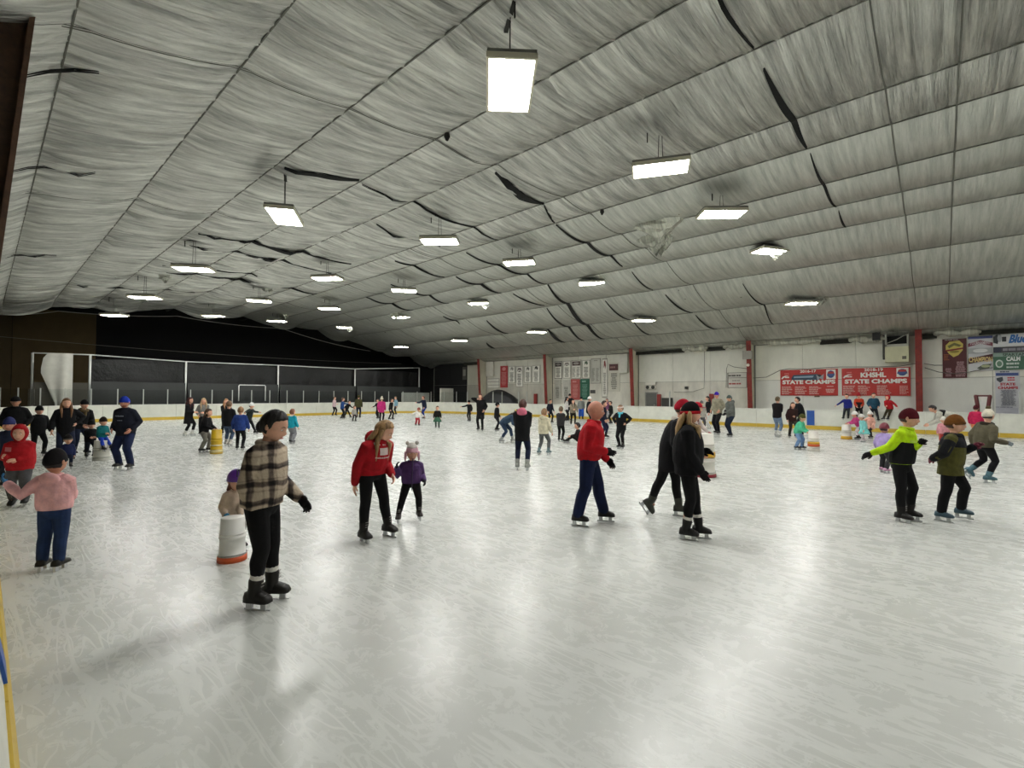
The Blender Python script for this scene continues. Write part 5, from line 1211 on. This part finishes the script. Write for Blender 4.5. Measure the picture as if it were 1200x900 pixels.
person('child in black jacket with brown hair beside the teal-scarf girl', (716, 497), top=469, face=-70, jac='#131412', tro='#171815', hair='#33241b', hs='short', RH='front', LH='front')
person('fallen child in black and red half hidden behind the bald man', (678, 521), h=1.1, face=-90, seat=tuple(on_z(678, 520)[:2])+(.05,), jac='#1b1013', tro='#14110f', hair='#1b1512', hs='short', LF=(.38, .1), RF=(.34, -.1), LFup=-.02, RFup=-.02, LH='fwd', RH='fwd')
person('girl in black jacket with teal scarf and white headband, hands on hips', (728, 526), top=472, face=-25, lod=1, hy=-55, jac='#0c0c0f', tro='#0d0d10', hair='#7a5a3c', hs='short', hat='headband', hatc='#d9c9bd', scarf='#5fc3d6', LH='hip', RH='hip', bulk=2.2, hem=-.09, stride=.01, spread=.05)
# ---------------- banner wall side
bucket((825, 558), 25, 508, 'tall white barrel bucket with yellow and dark red bands behind the black-coat women', '#d9d5cb', [(.46, .58, '#d0a01c'), (.0, .07, '#8f2430')], n=3)
person('girl in white and red sweater and red visor hat pushing tall white bucket', (804, 551), top=467, face=88, lod=1, jac='#cfc4c0', tro='#1a181c', hair='#6d4632', hs='longfront', hat='cap', hatc='#a5182a', band='#a5182a', glove='#a5182a', LH=('px', 830, 508, .10), RH=('px', 827, 509, -.25), HD=('px') and (817, 478, -.1), vest='#b96a6c')
person('person in grey wool hat half hidden near the girl with red visor', (822, 506), top=468, face=20, jac='#a9a49c', tro='#4b4a4c', hat='beanie', hatc='#5d5a58')
person('woman with long dark hair, black top and white pants', (830.5, 503), top=463, face=-70, jac='#0d0c0f', tro='#c9c8c4', hair='#1b1210', hs='long', boot='#c9c7c0', bfat=1.6)
person('man in purple beanie with beige and navy jacket', (841, 509), top=457, face=-40, jac='#8f8a76', tro='#0d0e12', hat='beanie', hatc='#3a1f9c', bulk=2.6, bfat=1.8, LH='pocket', RH='pocket', skin='r')
p58 = person('man in grey beanie and grey hooded sweatshirt', (856, 512), top=461, face=-55, jac='#5d605c', tro='#152030', hat='beanie', hatc='#4a5652', bulk=2.8, bfat=2, LH='low', RH='front', hoodback=True, glove='#131313')
person('woman in black jacket and light jeans with hair tied up', (911, 512), top=463, face=150, jac='#100c0e', tro='#6c7f99', hair='#5a4a30', hs='bun', boot='#d0d0cb', RH='chest', LH='chest')
person('woman in dark brown jacket huddled with the man in black', (929, 513), top=470, face=20, jac='#2b1714', tro='#2e2a22', hair='#4b3226', hs='long', LH='front', RH='relax')
person('man in black jacket bending to the brown jacket woman', (938, 511), top=463, face=-70, jac='#0f1014', tro='#121318', hair='#15100e', hs='short', lean=14, RH='low', LH='low', bulk=2.4)
bucket((953.5, 528.5), 12, 505, 'white bucket with yellow and orange bands pushed by the mint jacket child', '#d3cec4', [(.36, .46, '#d0a01c'), (.24, .35, '#c4501f')], n=2)
person('toddler in mint jacket and olive hat pushing banded bucket', (936.5, 527), top=483, face=70, jac='#4fb58d', tro='#6f8cb5', hat='beanie', hatc='#4a4a22', LH='low', RH='low', lean=20, bulk=3, bfat=1.8)
# sitting on the boards
def sitter(label, px, **kw):
    p = on_x(px, 484, RX1-.02); person(label, (px, 484), seat=(RX1-.10, p[1], BH+.03), LF=(.27, .08), RF=(.25, -.08), LFup=-.40, RFup=-.38, group='children sitting on the boards', **kw)
sitter('boy in blue hooded sweatshirt sitting on boards beside blue line', 993, h=1.25, face=-10, jac='#1c2370', tro='#1b1e24', hair='#2b1b14', hs='short', LH='down', RH='out')
sitter('child in orange and black jacket with red hat sitting on boards', 1007, h=1.3, face=0, jac='#a8361c', tro='#140f10', hat='beanie', hatc='#a01c28', pom='#a01c28', jac2='#1d1216', LH='low', RH='low', bulk=3)
sitter('boy in dark teal jacket with dark hair sitting on boards', 1024, h=1.35, face=10, jac='#1c3f52', tro='#15171c', hair='#1b2318', hs='short', LH='pocket', RH='pocket', bulk=2.6)
sitter('child in red jacket and red hood leaning on boards, back turned', 1043, h=1.2, face=-30, jac='#a3161f', tro='#38321f', hat='hood', hatc='#a3161f', LH='out', RH='front', bulk=2.4, lean=20)
bucket((992, 514.5), 10.5, 498, 'white bucket with yellow foot below the boy on boards', '#d5d1c8', [(.0, .22, '#d0a01c')], n=2)
person('small girl in magenta jacket and white helmet leaning on yellow-footed bucket', (1006, 515.5), top=480, face=-70, jac='#b8407a', tro='#c9bdc0', hat='helmet', hatc='#e2ded9', band='#cfc4c4', lean=26, LH='fwd', RH='fwd', bulk=3)
person('small girl in turquoise skirt and white hat beside magenta jacket girl', (1012, 518), top=484, face=-60, jac='#7fc3c0', tro='#c3b3b8', hat='beanie', hatc='#d9d6d0', skirt='#7fd3d0', boot='#c9bdc0', lean=14, bulk=2.4)
person('girl in peach coat and white hat with black leggings', (1021, 514), top=481, face=-50, jac='#d3a090', tro='#151014', hat='beanie', hatc='#e2dfd9', pom='#e2dfd9', RH='reach', LH='relax', hem=-.14, flare=1.2, bulk=2.4)
person('toddler in lilac jacket and red patterned helmet with pink skates behind neon skater', (1036, 554), top=494, face=150, lod=1, jac='#a593c8', tro='#2b2a2d', hat='helmet', hatc='#6d2434', band='#c98a6c', boot='#c99ab5', bulk=2.6, LH='relax', RH='relax', bfat=1.6)
person('adult in black and white jacket bending over small child near boards', (1113, 521), h=1.72, face=-80, jac='#b5b3a8', tro='#3d392e', hair='#1a1210', hs='short', lean=68, hp=35, LH='low', RH='low', bulk=2.4, vest='#121214', bfat=1.8)
person('small child in pink jacket under the bending adult', (1106, 524), top=487, face=-10, jac='#c98a92', tro='#a3403a', hat='beanie', hatc='#e0dcd4', bulk=2.6)
person('child in magenta jacket and orange pants at boards behind taupe jacket', (1144, 516), top=473, face=165, jac='#b01f4a', tro='#d98a5c', hat='beanie', hatc='#4a141c', bulk=2.4, bfat=1.6)
bake_all(); lay_prints()
